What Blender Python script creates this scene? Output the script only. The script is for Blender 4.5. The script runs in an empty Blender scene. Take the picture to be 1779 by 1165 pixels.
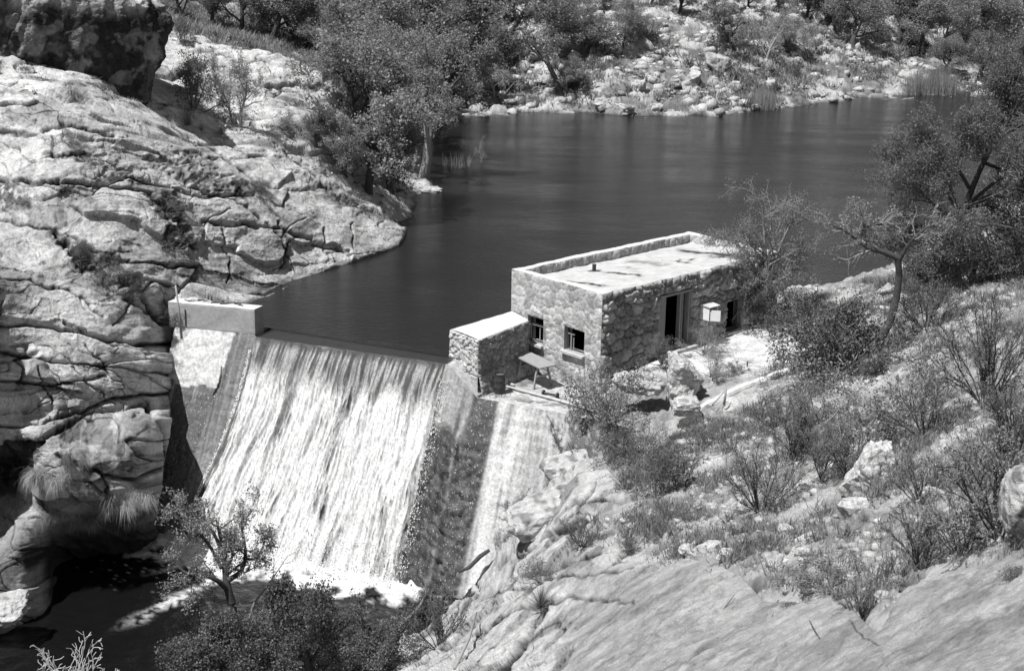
import bpy, math, random
import numpy as np
from mathutils import Vector, Matrix
C = bpy.context.scene.collection
S = bpy.context.scene
# ---------------------------------------------------------------- camera
H = 16.0
PITCH, ROLL, F, CX, CY = math.radians(16.6087), math.radians(.9532), 2552.81, 889.5, 582.5
cam = bpy.data.cameras.new('camera'); co = bpy.data.objects.new('camera', cam); C.objects.link(co)
co.matrix_world = Matrix.Translation((0, 0, H)) @ Matrix.Rotation(math.pi/2-PITCH, 4, 'X') @ Matrix.Rotation(ROLL, 4, 'Z')
cam.sensor_width = 36; cam.lens = F/1779*36; cam.clip_start = .1; cam.clip_end = 4000
cam.dof.use_dof = True; cam.dof.focus_distance = 56; cam.dof.aperture_fstop = 2.6
S.camera = co
RM = np.array(co.matrix_world.to_3x3())
# ---------------------------------------------------------------- light
SUN = np.array([-.80, -.60]); SUN /= np.hypot(*SUN); EL = math.radians(64)
w = bpy.data.worlds.new('World'); S.world = w; w.use_nodes = True
nt = w.node_tree; bg = nt.nodes['Background']
sky = nt.nodes.new('ShaderNodeTexSky'); sky.sky_type = 'NISHITA'; sky.sun_disc = False
sky.sun_elevation = EL; sky.sun_rotation = math.atan2(SUN[0], SUN[1])
bw = nt.nodes.new('ShaderNodeRGBToBW'); nt.links.new(sky.outputs[0], bw.inputs[0]); nt.links.new(bw.outputs[0], bg.inputs[0])
bg.inputs[1].default_value = .05
sl = bpy.data.lights.new('sun', 'SUN'); sl.energy = 5.0; sl.angle = math.radians(.53); sl.color = (1, .998, .995)
so = bpy.data.objects.new('sun', sl); C.objects.link(so)
sd = Vector((SUN[0]*math.cos(EL), SUN[1]*math.cos(EL), math.sin(EL)))
so.rotation_euler = sd.to_track_quat('Z', 'Y').to_euler(); so.location = sd*100
S.view_settings.view_transform = 'Standard'; S.view_settings.look = 'None'; S.view_settings.exposure = .3
S.cycles.max_bounces = 5; S.cycles.diffuse_bounces = 2; S.cycles.glossy_bounces = 2; S.cycles.transmission_bounces = 2
S.cycles.transparent_max_bounces = 8

# ---------------------------------------------------------------- maths helpers
def ray(u, v):
    return RM @ np.array([(u-CX)/F, -(v-CY)/F, -1.])
def Gz(u, v, z):
    d = ray(u, v); return np.array([0, 0, H]) + d*((z-H)/d[2])
def Gd(u, v, r):
    d = ray(u, v); return np.array([0, 0, H]) + d*(r/math.hypot(d[0], d[1]))
def hsh(ix, iy, s):
    h = (ix.astype(np.int64)*374761393 + iy.astype(np.int64)*668265263 + int(s)*974711) & 0x7fffffff
    h = ((h ^ (h >> 13))*1274126177) & 0x7fffffff
    return (h ^ (h >> 16)) & 0xffff
def pn(x, y, s=0):                       # gradient noise about -1..1
    x0 = np.floor(x); y0 = np.floor(y); fx = x-x0; fy = y-y0
    ux = fx*fx*fx*(fx*(fx*6-15)+10); uy = fy*fy*fy*(fy*(fy*6-15)+10)
    def g(dx, dy):
        a = hsh(x0+dx, y0+dy, s)*(2*math.pi/65536)
        return np.cos(a)*(fx-dx)+np.sin(a)*(fy-dy)
    a = g(0, 0); b = g(1, 0); c = g(0, 1); d = g(1, 1)
    return 1.5*((a+(b-a)*ux)*(1-uy)+(c+(d-c)*ux)*uy)
def fbm(x, y, s=0, o=4, g=.5):
    r = 0; a = 1
    for i in range(o): r = r+a*pn(x, y, s+i*7); x = x*2.03+3.1; y = y*2.03-1.7; a *= g
    return r
def ridge(x, y, s=0, o=4):
    r = 0; a = 1
    for i in range(o): r = r+a*(1-2*np.abs(pn(x, y, s+i*7))); x = x*2.07+5; y = y*2.07-4; a *= .5
    return r
def voro(x, y, s=0):                     # F1, F2, id
    x0 = np.floor(x); y0 = np.floor(y)
    f1 = np.full(x.shape, 9.); f2 = np.full(x.shape, 9.); idd = np.zeros(x.shape)
    for dx in (-1, 0, 1):
        for dy in (-1, 0, 1):
            a = hsh(x0+dx, y0+dy, s)/65536.; b = hsh(x0+dx, y0+dy, s+51)/65536.
            d = np.hypot(x0+dx+.1+.8*a-x, y0+dy+.1+.8*b-y)
            m = d < f1
            f2 = np.where(m, f1, np.minimum(f2, d)); idd = np.where(m, hsh(x0+dx, y0+dy, s+99)/65536., idd); f1 = np.where(m, d, f1)
    return f1, f2, idd
def ss(x, a, b):
    t = np.clip((x-a)/(b-a), 0, 1); return t*t*(3-2*t)

# ---------------------------------------------------------------- mesh helpers
def mesh(name, V, Fc, attrs=None, smooth=False, uv=None):
    V = np.asarray(V, dtype=np.float32).reshape(-1, 3)
    me = bpy.data.meshes.new(name)
    if isinstance(Fc, np.ndarray):
        n, k = Fc.shape
        me.vertices.add(len(V)); me.vertices.foreach_set('co', V.ravel())
        me.loops.add(n*k); me.loops.foreach_set('vertex_index', Fc.astype(np.int32).ravel())
        me.polygons.add(n); me.polygons.foreach_set('loop_start', np.arange(0, n*k, k, dtype=np.int32))
        me.polygons.foreach_set('loop_total', np.full(n, k, dtype=np.int32))
    else:
        me.from_pydata([tuple(map(float, p)) for p in V], [], Fc)
    if smooth: me.polygons.foreach_set('use_smooth', np.ones(len(me.polygons), dtype=bool))
    me.update(calc_edges=True)
    for k, a in (attrs or {}).items():
        at = me.attributes.new(k, 'FLOAT', 'POINT'); at.data.foreach_set('value', np.asarray(a, dtype=np.float32).ravel())
    return me
def obj(name, me, m, parent=None, loc=None):
    o = bpy.data.objects.new(name, me); C.objects.link(o)
    if m is not None: me.materials.append(m)
    if parent is not None: o.parent = parent
    if loc is not None: o.location = loc
    return o
def tag(o, label=None, cat=None, group=None, kind=None):
    if label: o['label'] = label
    if cat: o['category'] = cat
    if group: o['group'] = group
    if kind: o['kind'] = kind
    return o
def thing(name, label, cat, loc=(0, 0, 0), rz=0, group=None):
    o = bpy.data.objects.new(name, None); C.objects.link(o); o.location = tuple(map(float, loc)); o.rotation_euler = (0, 0, rz)
    o.empty_display_size = .2
    return tag(o, label, cat, group)
def gridf(n, m_):                         # quads of an n x m_ vertex grid
    i = np.arange(n*m_).reshape(n, m_)
    return np.stack([i[:-1, :-1], i[1:, :-1], i[1:, 1:], i[:-1, 1:]], -1).reshape(-1, 4)
class MB:
    def __init__(s): s.v = []; s.f = []
    def box(s, c, size, ax=None, bev=0):
        ax = np.eye(3) if ax is None else np.array(ax, float)
        n = len(s.v); h = np.array(size)/2
        for a in (-1, 1):
            for b in (-1, 1):
                for d in (-1, 1): s.v.append(np.array(c)+ax[0]*a*h[0]+ax[1]*b*h[1]+ax[2]*d*h[2])
        s.f += [[n+i for i in q] for q in ((0, 1, 3, 2), (4, 6, 7, 5), (0, 4, 5, 1), (2, 3, 7, 6), (0, 2, 6, 4), (1, 5, 7, 3))]
        return s
    def tube(s, pts, rad, k=8, cap=True):
        pts = [np.array(p, float) for p in pts]; n0 = len(s.v)
        if not hasattr(rad, '__len__'): rad = [rad]*len(pts)
        for i, p in enumerate(pts):
            d = pts[min(i+1, len(pts)-1)]-pts[max(i-1, 0)]; d /= np.linalg.norm(d)+1e-9
            a = np.cross(d, [0, 0, 1.] if abs(d[2]) < .9 else [1., 0, 0]); a /= np.linalg.norm(a); b = np.cross(d, a)
            for j in range(k):
                t = 2*math.pi*j/k; s.v.append(p+(a*math.cos(t)+b*math.sin(t))*rad[i])
        for i in range(len(pts)-1):
            for j in range(k):
                s.f.append([n0+i*k+j, n0+i*k+(j+1) % k, n0+(i+1)*k+(j+1) % k, n0+(i+1)*k+j])
        if cap: s.f += [[n0+j for j in range(k)][::-1], [n0+(len(pts)-1)*k+j for j in range(k)]]
        return s
    def build(s, name, m, parent=None, loc=None, smooth=False):
        V = np.array(s.v)
        me = mesh(name, V, s.f, smooth=smooth)
        return obj(name, me, m, parent, loc)

# ---------------------------------------------------------------- materials
def newmat(name):
    m = bpy.data.materials.new(name); m.use_nodes = True
    t = m.node_tree; p = t.nodes['Principled BSDF']; p.inputs['Specular IOR Level'].default_value = .3
    return m, t, p
def N(t, ty, **k):
    n = t.nodes.new(ty)
    for a, b in k.items():
        if a in n.inputs: n.inputs[a].default_value = b
        else: setattr(n, a, b)
    return n
def math_(t, op, a, b=None, c=None):
    n = t.nodes.new('ShaderNodeMath'); n.operation = op
    for i, x in enumerate((a, b, c)):
        if x is None: continue
        if isinstance(x, (int, float)): n.inputs[i].default_value = x
        else: t.links.new(x, n.inputs[i])
    return n.outputs[0]
def noise_(t, scale, detail=4, rough=.6, stretch=None, coord='Object', lo=0, hi=1, fmin=.3, fmax=.7):
    tc = t.nodes.new('ShaderNodeTexCoord'); src = tc.outputs[coord]
    if stretch is not None:
        mp = t.nodes.new('ShaderNodeMapping'); mp.inputs['Scale'].default_value = stretch; t.links.new(src, mp.inputs[0]); src = mp.outputs[0]
    n = N(t, 'ShaderNodeTexNoise', Scale=scale, Detail=detail, Roughness=rough); t.links.new(src, n.inputs['Vector'])
    r = t.nodes.new('ShaderNodeMapRange'); r.clamp = True
    t.links.new(n.outputs['Fac'], r.inputs[0])
    for i, x in enumerate((fmin, fmax, lo, hi)): r.inputs[i+1].default_value = x
    return r.outputs[0]
def grey(t, val, sock):
    cb = t.nodes.new('ShaderNodeCombineColor')
    for i in range(3): t.links.new(val, cb.inputs[i])
    t.links.new(cb.outputs[0], sock)
def simple(name, base, rough=.8, ns=6, amp=.25, bs=30, bstr=.3, stretch=None, metal=0, dist=.02, spec=.3):
    """base: number, or 'tone' to read the point attribute"""
    m, t, p = newmat(name)
    f = noise_(t, ns, 6, .65, stretch, lo=1-amp, hi=1+amp)
    if base == 'tone':
        a = N(t, 'ShaderNodeAttribute', attribute_name='tone'); v = math_(t, 'MULTIPLY', a.outputs['Fac'], f)
    else: v = math_(t, 'MULTIPLY', f, base)
    grey(t, v, p.inputs['Base Color']); p.inputs['Roughness'].default_value = rough; p.inputs['Metallic'].default_value = metal
    p.inputs['Specular IOR Level'].default_value = spec
    if bstr:
        b = N(t, 'ShaderNodeBump', Strength=bstr, Distance=dist); h = noise_(t, bs, 5, .6, stretch, fmin=.2, fmax=.8)
        t.links.new(h, b.inputs['Height']); t.links.new(b.outputs[0], p.inputs['Normal'])
    return m
def leafmat(name, base, trans=.3):
    m, t, p = newmat(name)
    a = N(t, 'ShaderNodeAttribute', attribute_name='tone')
    oi = t.nodes.new('ShaderNodeObjectInfo')
    k = math_(t, 'MULTIPLY_ADD', oi.outputs['Random'], .5, .75)
    v = math_(t, 'MULTIPLY', math_(t, 'MULTIPLY', a.outputs['Fac'], k), base)
    grey(t, v, p.inputs['Base Color']); p.inputs['Roughness'].default_value = .55
    tr = t.nodes.new('ShaderNodeBsdfTranslucent'); grey(t, v, tr.inputs[0])
    mx = t.nodes.new('ShaderNodeMixShader'); mx.inputs[0].default_value = trans
    t.links.new(p.outputs[0], mx.inputs[1]); t.links.new(tr.outputs[0], mx.inputs[2])
    t.links.new(mx.outputs[0], t.nodes['Material Output'].inputs[0])
    return m
# terrain: pale granite, lichen stains, soil with litter
m, t, p = newmat('ground'); MG = m
at = N(t, 'ShaderNodeAttribute', attribute_name='tone')
n1 = noise_(t, 1.3, 8, .7, lo=.72, hi=1.22); n2 = noise_(t, 9, 6, .75, lo=.78, hi=1.2); n3 = noise_(t, 38, 4, .8, lo=.62, hi=1.3)
v = math_(t, 'MULTIPLY', math_(t, 'MULTIPLY', at.outputs['Fac'], n1), math_(t, 'MULTIPLY', n2, n3))
def cracks(t, v, tonesock, sc=.38, w=.018, deep=.74, stretch=(1, 1, 1.7)):
    """thin joints and crisp lichen patches on bare (pale) rock"""
    tc = t.nodes.new('ShaderNodeTexCoord'); wn = N(t, 'ShaderNodeTexNoise', Scale=1.1, Detail=5); t.links.new(tc.outputs['Object'], wn.inputs['Vector'])
    ad = t.nodes.new('ShaderNodeVectorMath'); ad.operation = 'MULTIPLY_ADD'; t.links.new(wn.outputs['Color'], ad.inputs[0]); ad.inputs[1].default_value = (.8, .8, .5); t.links.new(tc.outputs['Object'], ad.inputs[2])
    mp = t.nodes.new('ShaderNodeMapping'); mp.inputs['Scale'].default_value = stretch; t.links.new(ad.outputs[0], mp.inputs[0])
    vo = N(t, 'ShaderNodeTexVoronoi', Scale=sc); vo.feature = 'DISTANCE_TO_EDGE'; t.links.new(mp.outputs[0], vo.inputs['Vector'])
    r = t.nodes.new('ShaderNodeMapRange'); t.links.new(vo.outputs['Distance'], r.inputs[0])
    for i, x in enumerate((0, w, deep, 1)): r.inputs[i+1].default_value = x
    rk = t.nodes.new('ShaderNodeMapRange'); t.links.new(tonesock, rk.inputs[0]); rk.inputs[1].default_value = .42; rk.inputs[2].default_value = .54
    l1 = noise_(t, 1.9, 12, .78, (1, 1, 1.3), lo=1, hi=.5, fmin=.53, fmax=.62); l2 = noise_(t, 11, 8, .8, lo=1, hi=.5, fmin=.53, fmax=.62)
    q = math_(t, 'MULTIPLY', math_(t, 'MULTIPLY', r.outputs[0], l1), l2)
    f = math_(t, 'MULTIPLY_ADD', math_(t, 'SUBTRACT', q, 1.), rk.outputs[0], 1.)
    return math_(t, 'MULTIPLY', v, f), r.outputs[0]
v, crk = cracks(t, v, at.outputs['Fac'])
grey(t, v, p.inputs['Base Color']); p.inputs['Roughness'].default_value = .9; p.inputs['Specular IOR Level'].default_value = .15
b0 = N(t, 'ShaderNodeBump', Strength=.7, Distance=.06); t.links.new(crk, b0.inputs['Height'])
b1 = N(t, 'ShaderNodeBump', Strength=.7, Distance=.12); t.links.new(noise_(t, 3.5, 9, .68, fmin=.1, fmax=.9), b1.inputs['Height']); t.links.new(b0.outputs[0], b1.inputs['Normal'])
b2 = N(t, 'ShaderNodeBump', Strength=.6, Distance=.02); t.links.new(noise_(t, 30, 4, .7, fmin=.1, fmax=.9), b2.inputs['Height']); t.links.new(b1.outputs[0], b2.inputs['Normal'])
t.links.new(b2.outputs[0], p.inputs['Normal'])
M_ROCK = simple('pale_rock', 'tone', .9, 4, .3, 9, .8, dist=.08, spec=.15)
t_ = M_ROCK.node_tree; bc_ = t_.nodes['Principled BSDF'].inputs['Base Color']; a_ = N(t_, 'ShaderNodeAttribute', attribute_name='tone')
old_ = bc_.links[0].from_node.inputs[0].links[0].from_socket; v_, k_ = cracks(t_, old_, a_.outputs['Fac'], sc=1.1, w=.035); grey(t_, v_, bc_)
M_STONE = simple('masonry', 'tone', .9, 7, .3, 22, .7, dist=.02, spec=.15)
M_CONC = simple('concrete', 'tone', .85, 5, .12, 30, .4, dist=.01)
M_WOOD = simple('weathered_wood', .3, .85, 5, .35, 12, .5, (1, 12, 12), dist=.01)
M_WOODP = simple('pale_wood', .45, .85, 5, .25, 12, .4, dist=.01)
M_WOODD = simple('dark_wood', .08, .85, 5, .35, 12, .4, dist=.01)
M_WHITE = simple('white_paint', .78, .6, 5, .08, 20, .1)
M_METAL = simple('rusty_metal', .05, .6, 9, .4, 30, .3)
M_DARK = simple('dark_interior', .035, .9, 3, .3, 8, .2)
M_BARK = simple('bark', .075, .9, 10, .4, 18, .8, (3, 3, .6), dist=.03)
M_BARKP = simple('pale_bark', .3, .9, 8, .35, 18, .7, (3, 3, .6), dist=.02)
M_TWIG = simple('grey_twigs', .24, .9, 8, .3, 18, .2)
L_OAK = leafmat('oak_leaves', .265, .45); L_DARK = leafmat('dark_leaves', .13, .35); L_PALE = leafmat('dry_leaves', .36, .4); L_JUN = leafmat('juniper_needles', .2, .4); L_GRASS = leafmat('dry_grass', .55, .5)
# lake
m, t, p = newmat('lake_water'); MW = m
p.inputs['Base Color'].default_value = (.016, .016, .016, 1); p.inputs['Roughness'].default_value = .07; p.inputs['IOR'].default_value = 1.33; p.inputs['Specular IOR Level'].default_value = .5
b = N(t, 'ShaderNodeBump', Strength=.6, Distance=.055); t.links.new(noise_(t, 3.2, 5, .65, (.8, 1.7, 1), fmin=0, fmax=1), b.inputs['Height'])
b2 = N(t, 'ShaderNodeBump', Strength=.3, Distance=.1); t.links.new(noise_(t, .45, 3, .5, (1, 1.5, 1), fmin=0, fmax=1), b2.inputs['Height']); t.links.new(b.outputs[0], b2.inputs['Normal'])
t.links.new(b2.outputs[0], p.inputs['Normal'])
t.links.new(noise_(t, .09, 4, .6, (1, 2.2, 1), lo=.04, hi=.16, fmin=.4, fmax=.62), p.inputs['Roughness'])
LIP = np.array([.9273, -.3742, 0]); DN = np.array([-.3742, -.9273, 0]); BAT = .57
TOP = np.array([Gz(306,568,.0), Gz(443,581,0), Gz(445,585,0), Gz(775,632,0), Gz(782,634,-.02), Gz(804,662,-.48), Gz(830,691,-1.02), Gz(870,698,-1.02), Gz(1000,722,-1.02), Gz(1090,742,-1.1)])
# ---------------------------------------------------------------- terrain
SHORE = [(440,514),(470,500),(500,488),(530,474),(590,459),(640,446),(690,428),(703,405),(690,385),(703,360),(735,337),(752,322),(735,285),(735,250),(752,215),(770,192),(850,194),(950,194),(1040,195),(1100,201),(1180,201),(1250,198),(1320,191),(1400,182),(1480,175),(1560,168),(1620,165),(1700,166),(1850,175),(1850,260),(1779,310),(1700,372),(1620,425),(1560,458),(1480,485),(1420,497),(1360,505)]
LEFT = [(310,508,1.1),(380,480,1.0),(450,450,1.2),(520,420,1.4),(600,400,1.2),(650,370,1.3),(300,450,2.2),(400,400,2.5),(500,350,2.8),(600,340,2.2),(680,340,1.0),(450,300,3.8),(550,290,3.2),(620,300,2.4),(300,350,3.9),(350,260,5),(430,240,4.8),(500,240,4.4),(560,250,3.6),
 (290,600,-.3),(290,680,-1.6),(300,560,.3),(200,680,-.9),(100,700,-.9),(5,740,-.9),(200,600,.6),(5,600,1.3),(100,500,2.4),(5,450,3.3),(200,450,2.8),(100,400,3.8),(200,350,4.4),(100,250,6.6),(200,270,6),(5,300,5.4),(5,200,7.4),(5,140,8.6),(150,190,7.4),(240,200,6.9),(290,230,6.0),(100,150,8.4),(250,760,-2.6),(100,770,-1.7),(-200,600,2.5),(-200,300,7),(-200,140,10.5),(-200,760,0)]
LD = [(450,190,75),(450,120,77.5),(400,72,80.5),(310,55,81.5),(560,115,78),(588,165,76),(350,130,76.5),(520,200,74.5)]
FAR = [(850,180,.6),(700,200,.8),(620,280,1.5),(690,310,.8),(640,215,1.2),(880,150,1.5),(900,100,3.0),(900,0,6.2),(1200,150,1.6),(1200,100,3.4),(1200,50,5.3),(1200,0,6.9),(1050,150,1.9),(1050,100,3.6),(1050,40,6),(700,100,3),(700,0,6.3),(500,0,6.8),(400,30,5.6)]
FARD = [(1320,140,124),(1320,80,130),(1400,140,131.5),(1400,90,135),(1400,0,152),(1540,120,138),(1600,60,152),(1700,20,165),(1779,110,152),(1600,135,139)]
RIGHT = [(1779,400,2.4),(1779,500,4.1),(1700,430,1.8),(1650,480,2.4),(1600,520,2.1),(1560,490,1.0),(1480,520,.7),(1400,530,.3),(1400,700,.7),(1500,650,1.7),(1500,560,1.3),(1600,600,2.9),(1700,600,3.6),(1779,600,4.4),(1779,700,5.0),(1779,800,5.7),(1650,700,3.6),(1650,800,4.2),(1500,750,2),(1500,830,2.4),(1400,800,1.2),(1320,890,1.),(1400,900,2),(1500,950,3.4),(1650,950,5.1),(1779,900,6.5),(1779,975,7.2),(1560,1050,5.7),(1260,985,2.2),(1150,1000,1.),(1000,990,-.9),(1100,900,-.8),(1000,850,-1.9),(1000,802,-2.4),(1090,775,-1.5),(900,900,-3.6),(860,990,-5.2),(780,1060,-5.7),(900,1000,-3.7),(1000,1080,-.9),(900,1100,-2.3),(800,1100,-4.2),(700,1120,-5.6),(655,1165,-6),(800,1165,-3),(1000,1165,.6),(1200,1165,3),(1400,1165,5.2),(1600,1165,7.2),(1779,1165,8.8),(1779,1080,7.9),(1250,800,-.6),(1150,830,-1.3),(1300,740,-.1),(1200,880,-.2)]
TERR = [(925,650,-1.03),(950,690,-1.03),(880,680,-1.03),(1040,700,-1.03),(1080,715,-1.08),(1100,690,-.9),(1120,650,-.4),(1180,610,-.25),(1270,577,-.15),(1200,640,-.15),(1370,640,0),(1300,600,-.05),(1240,680,-.2),(1340,590,.0),(1380,560,.15),(1150,730,-1.0),(1180,690,-.8),(1095,750,-1.2)]
def arr(l, f): return [f(*q) for q in l]
LB = [(-4,60,-2.5),(0,68,-3),(5,80,-3),(5,100,-2.5),(20,90,-3),(30,110,-3),(15,70,-2),(-1,58,-3),(-6,55.5,-2.5),(4,63,-3),(28,120,-1.2),(-3,90,-2),(12,108,-1.2),(-8,58,-1.5),(5,57,-2.5),(11,63,-1.5),(22,75,-1.5),(35,95,-2)]
OUT = [(-35,90,14),(-32,70,12.5),(-25,100,8),(-60,80,20),(-60,50,14),(-10,175,9),(20,190,14),(70,190,14),(-60,180,22),(0,260,30),(80,260,34),(-80,260,36),(60,120,6),(60,90,9),(60,60,13),(45,80,4),(50,30,17),(30,20,15),(30,40,7.5),(20,48,3.2),(10,10,11.8),(0,5,9),(8,4,13),(0,0,12.5),(-5,15,1),(16,10,13),(12,0,15),(40,0,22),(40,60,7.5)]
GOR = [(-10,25,-5.5),(-20,10,2),(-12,14,-1),(-10,5,4),(-17,44,-8),(-14,40,-8),(-12,47,-8),(-10,44,-7.6),(-22,40,-8),(-30,38,-8),(-8,47,-8),(-5,45,-7.6),(-3,47,-7.8),(-1,44,-7.4),(-6,38,-6.6),(-9,36,-6.6),(-13,36,-7.8),(-18,34,-7.8),(-3.5,41,-6.6),(-24,30,-7.5),(-35,25,-4),(-7,31,-6),(-50,20,2),(-13,50,-8),(-4,50,-8),(-8,52,-8),(0,49,-7.8),(-13,29,-6.5)]
f1p = np.array([Gz(u, v, 0) for u, v in SHORE]+arr(LEFT, Gz)+arr(LD, Gd)+arr(FAR, Gz)+arr(FARD, Gd)+arr(RIGHT, Gz)+arr(TERR, Gz)+LB+OUT)
f2p = np.array(arr(RIGHT, Gz)+GOR+[q for q in OUT if q[1] < 50 and q[0] > -15])
class RBF:
    def __init__(s, P, c=1.5):
        s.P = P; s.c = c; n = len(P)
        D = np.sqrt((P[:, None, 0]-P[None, :, 0])**2+(P[:, None, 1]-P[None, :, 1])**2+c*c)
        A = np.zeros((n+3, n+3)); A[:n, :n] = D-np.eye(n)*.25; A[:n, n] = A[n, :n] = 1; A[:n, n+1] = A[n+1, :n] = P[:, 0]/50; A[:n, n+2] = A[n+2, :n] = P[:, 1]/50
        s.w = np.linalg.solve(A, np.r_[P[:, 2], 0, 0, 0])
    def __call__(s, x, y):
        sh = x.shape; x = x.ravel(); y = y.ravel(); o = np.empty(len(x)); n = len(s.P)
        for i in range(0, len(x), 20000):
            a = x[i:i+20000]; b = y[i:i+20000]
            D = np.sqrt((a[:, None]-s.P[None, :, 0])**2+(b[:, None]-s.P[None, :, 1])**2+s.c**2)
            o[i:i+20000] = D@s.w[:n]+s.w[n]+s.w[n+1]*a/50+s.w[n+2]*b/50
        return o.reshape(sh)
R1 = RBF(f1p); R2 = RBF(f2p)
EDGE = [Gz(-150,770,-.6), Gz(5,745,-.85), Gz(70,745,-1.3), Gz(150,745,-1.8), Gz(230,735,-2.), Gz(280,700,-1.8)]
MASKL = [(-90,34)]+[(e[0]*1.015, e[1]*1.015) for e in EDGE]+[(-12.9,53.0),(-12.9,54.2),(-9.8,53.9),(-2.4,50.8)]+[tuple((TOP[k]-DN*.5)[:2]) for k in (6,7,8,9)]+[(6,46.0),(9,44),(9,-40),(-90,-40)]
def sdpoly(x, y, poly):
    d = np.full(x.shape, 1e9); ins = np.zeros(x.shape, bool); n = len(poly)
    for i in range(n):
        ax, ay = poly[i]; bx, by = poly[(i+1) % n]
        ex, ey = bx-ax, by-ay; t_ = np.clip(((x-ax)*ex+(y-ay)*ey)/(ex*ex+ey*ey), 0, 1)
        d = np.minimum(d, np.hypot(x-ax-ex*t_, y-ay-ey*t_))
        c = ((ay > y) != (by > y)) & (x < (bx-ax)*(y-ay)/((by-ay) if by != ay else 1e-9)+ax)
        ins ^= c
    return np.where(ins, -d, d)
# building axes (also used to keep the ground clear of the house)
YAW = math.radians(46.7608)
D1 = np.array([math.sin(YAW), math.cos(YAW), 0]); D2 = np.array([D1[1], -D1[0], 0]); UP = np.array([0, 0, 1.])
HA = np.array([-.0503, 53.4524, 0]); HW, HL, HT = 4.695, 10.16, 2.65
th = np.radians(np.r_[np.arange(-60, -21.5, .5), np.arange(-21.5, 21.5, .058), np.arange(21.5, 61, .5)])
rr = [2.]
while rr[-1] < 1500:
    r = rr[-1]
    rr.append(r+(.012*r if r < 10 else .0065*r if r < 24 else .13 if r < 42 else (.075 if r < 57 else .085 if r < 85 else .25 if r < 106 else .2 if r < 130 else .35) if r < 165 else r*.05))
rr = np.array(rr)
TH, RR = np.meshgrid(th, rr); GX = RR*np.sin(TH); GY = RR*np.cos(TH)
near = RR < 260
sd_ = sdpoly(GX, GY, MASKL)
wob = .35*fbm(GX*.9, GY*.9, 3, 3)*np.clip((-12-GX)/3, 0, 1)
mwid = .28+.75*ss(-GX, 11.5, 13.5); mk = ss(sd_+wob+(mwid-.28)*.4, -mwid, mwid)
z1 = R1(GX, GY); z2 = R2(GX, GY)
fl = np.clip(RR/260, 1, None); z1 = np.where(near, z1, 34+np.log(fl)*14); z2 = np.where(near, z2, 34)
Z0 = z2+(z1-z2)*mk
# regions
left = ss(-GX-.02*(GY-50), 3.6, 4.6)*(1-ss(GY, 86, 90))*(sd_ > -1)
left = np.where((GY < 58) & (GX > -8.5), 0, left)
far = ss(GY, 96, 106)
q_ = np.stack([GX, GY, Z0-H], -1)@RM; PU = CX-F*q_[..., 0]/q_[..., 2]; PV = CY+F*q_[..., 1]/q_[..., 2]
def pline(pts):
    d = np.full(PU.shape, 1e9)
    for (ax, ay), (bx, by) in zip(pts[:-1], pts[1:]):
        ex, ey = bx-ax, by-ay; t_ = np.clip(((PU-ax)*ex+(PV-ay)*ey)/(ex*ex+ey*ey), 0, 1)
        d = np.minimum(d, np.hypot(PU-ax-ex*t_, PV-ay-ey*t_))
    return d
wpx = 9*fbm(GX*.8, GY*.8, 201, 4)
def area(pts, soft=8): return 1-ss(sdpoly(PU, PV, pts)+2*wpx, -soft, soft)
slabd = area([(930,1165),(950,1100),(1000,1010),(1100,985),(1250,975),(1300,1000),(1330,1028),(1480,1030),(1540,1060),(1565,1000),(1700,973),(1850,960),(1850,1400),(800,1400)])
rocky = area([(560,1400),(640,1165),(700,1080),(850,1010),(860,960),(900,880),(990,780),(1060,790),(1090,830),(1030,890),(1010,930),(1150,940),(1000,985),(950,1100),(960,1400)])
slabd = np.maximum(slabd, rocky)*(GY < 50)
crev = np.maximum(area([(1268,1030),(1340,975),(1420,990),(1560,985),(1600,1000),(1530,1050),(1500,1080),(1480,1040),(1400,1015)], 5), area([(1700,1060),(1760,1010),(1800,1000),(1800,1050)], 5))*(GY < 30)
fore = (1-ss(GY, 42, 46))*ss(GX, -6, -3)
terr = (1-ss(np.hypot((GX-.8)/3.6, (GY-51.6)/2.3), .8, 1.15))+(1-ss(np.hypot((GX-7.6)/3.6, (GY-52.8)/3.4), .75, 1.1)); terr = np.clip(terr, 0, 1)
houses = np.array([GX-HA[0], GY-HA[1]]); hu = houses[0]*D1[0]+houses[1]*D1[1]; hv = houses[0]*D2[0]+houses[1]*D2[1]
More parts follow.
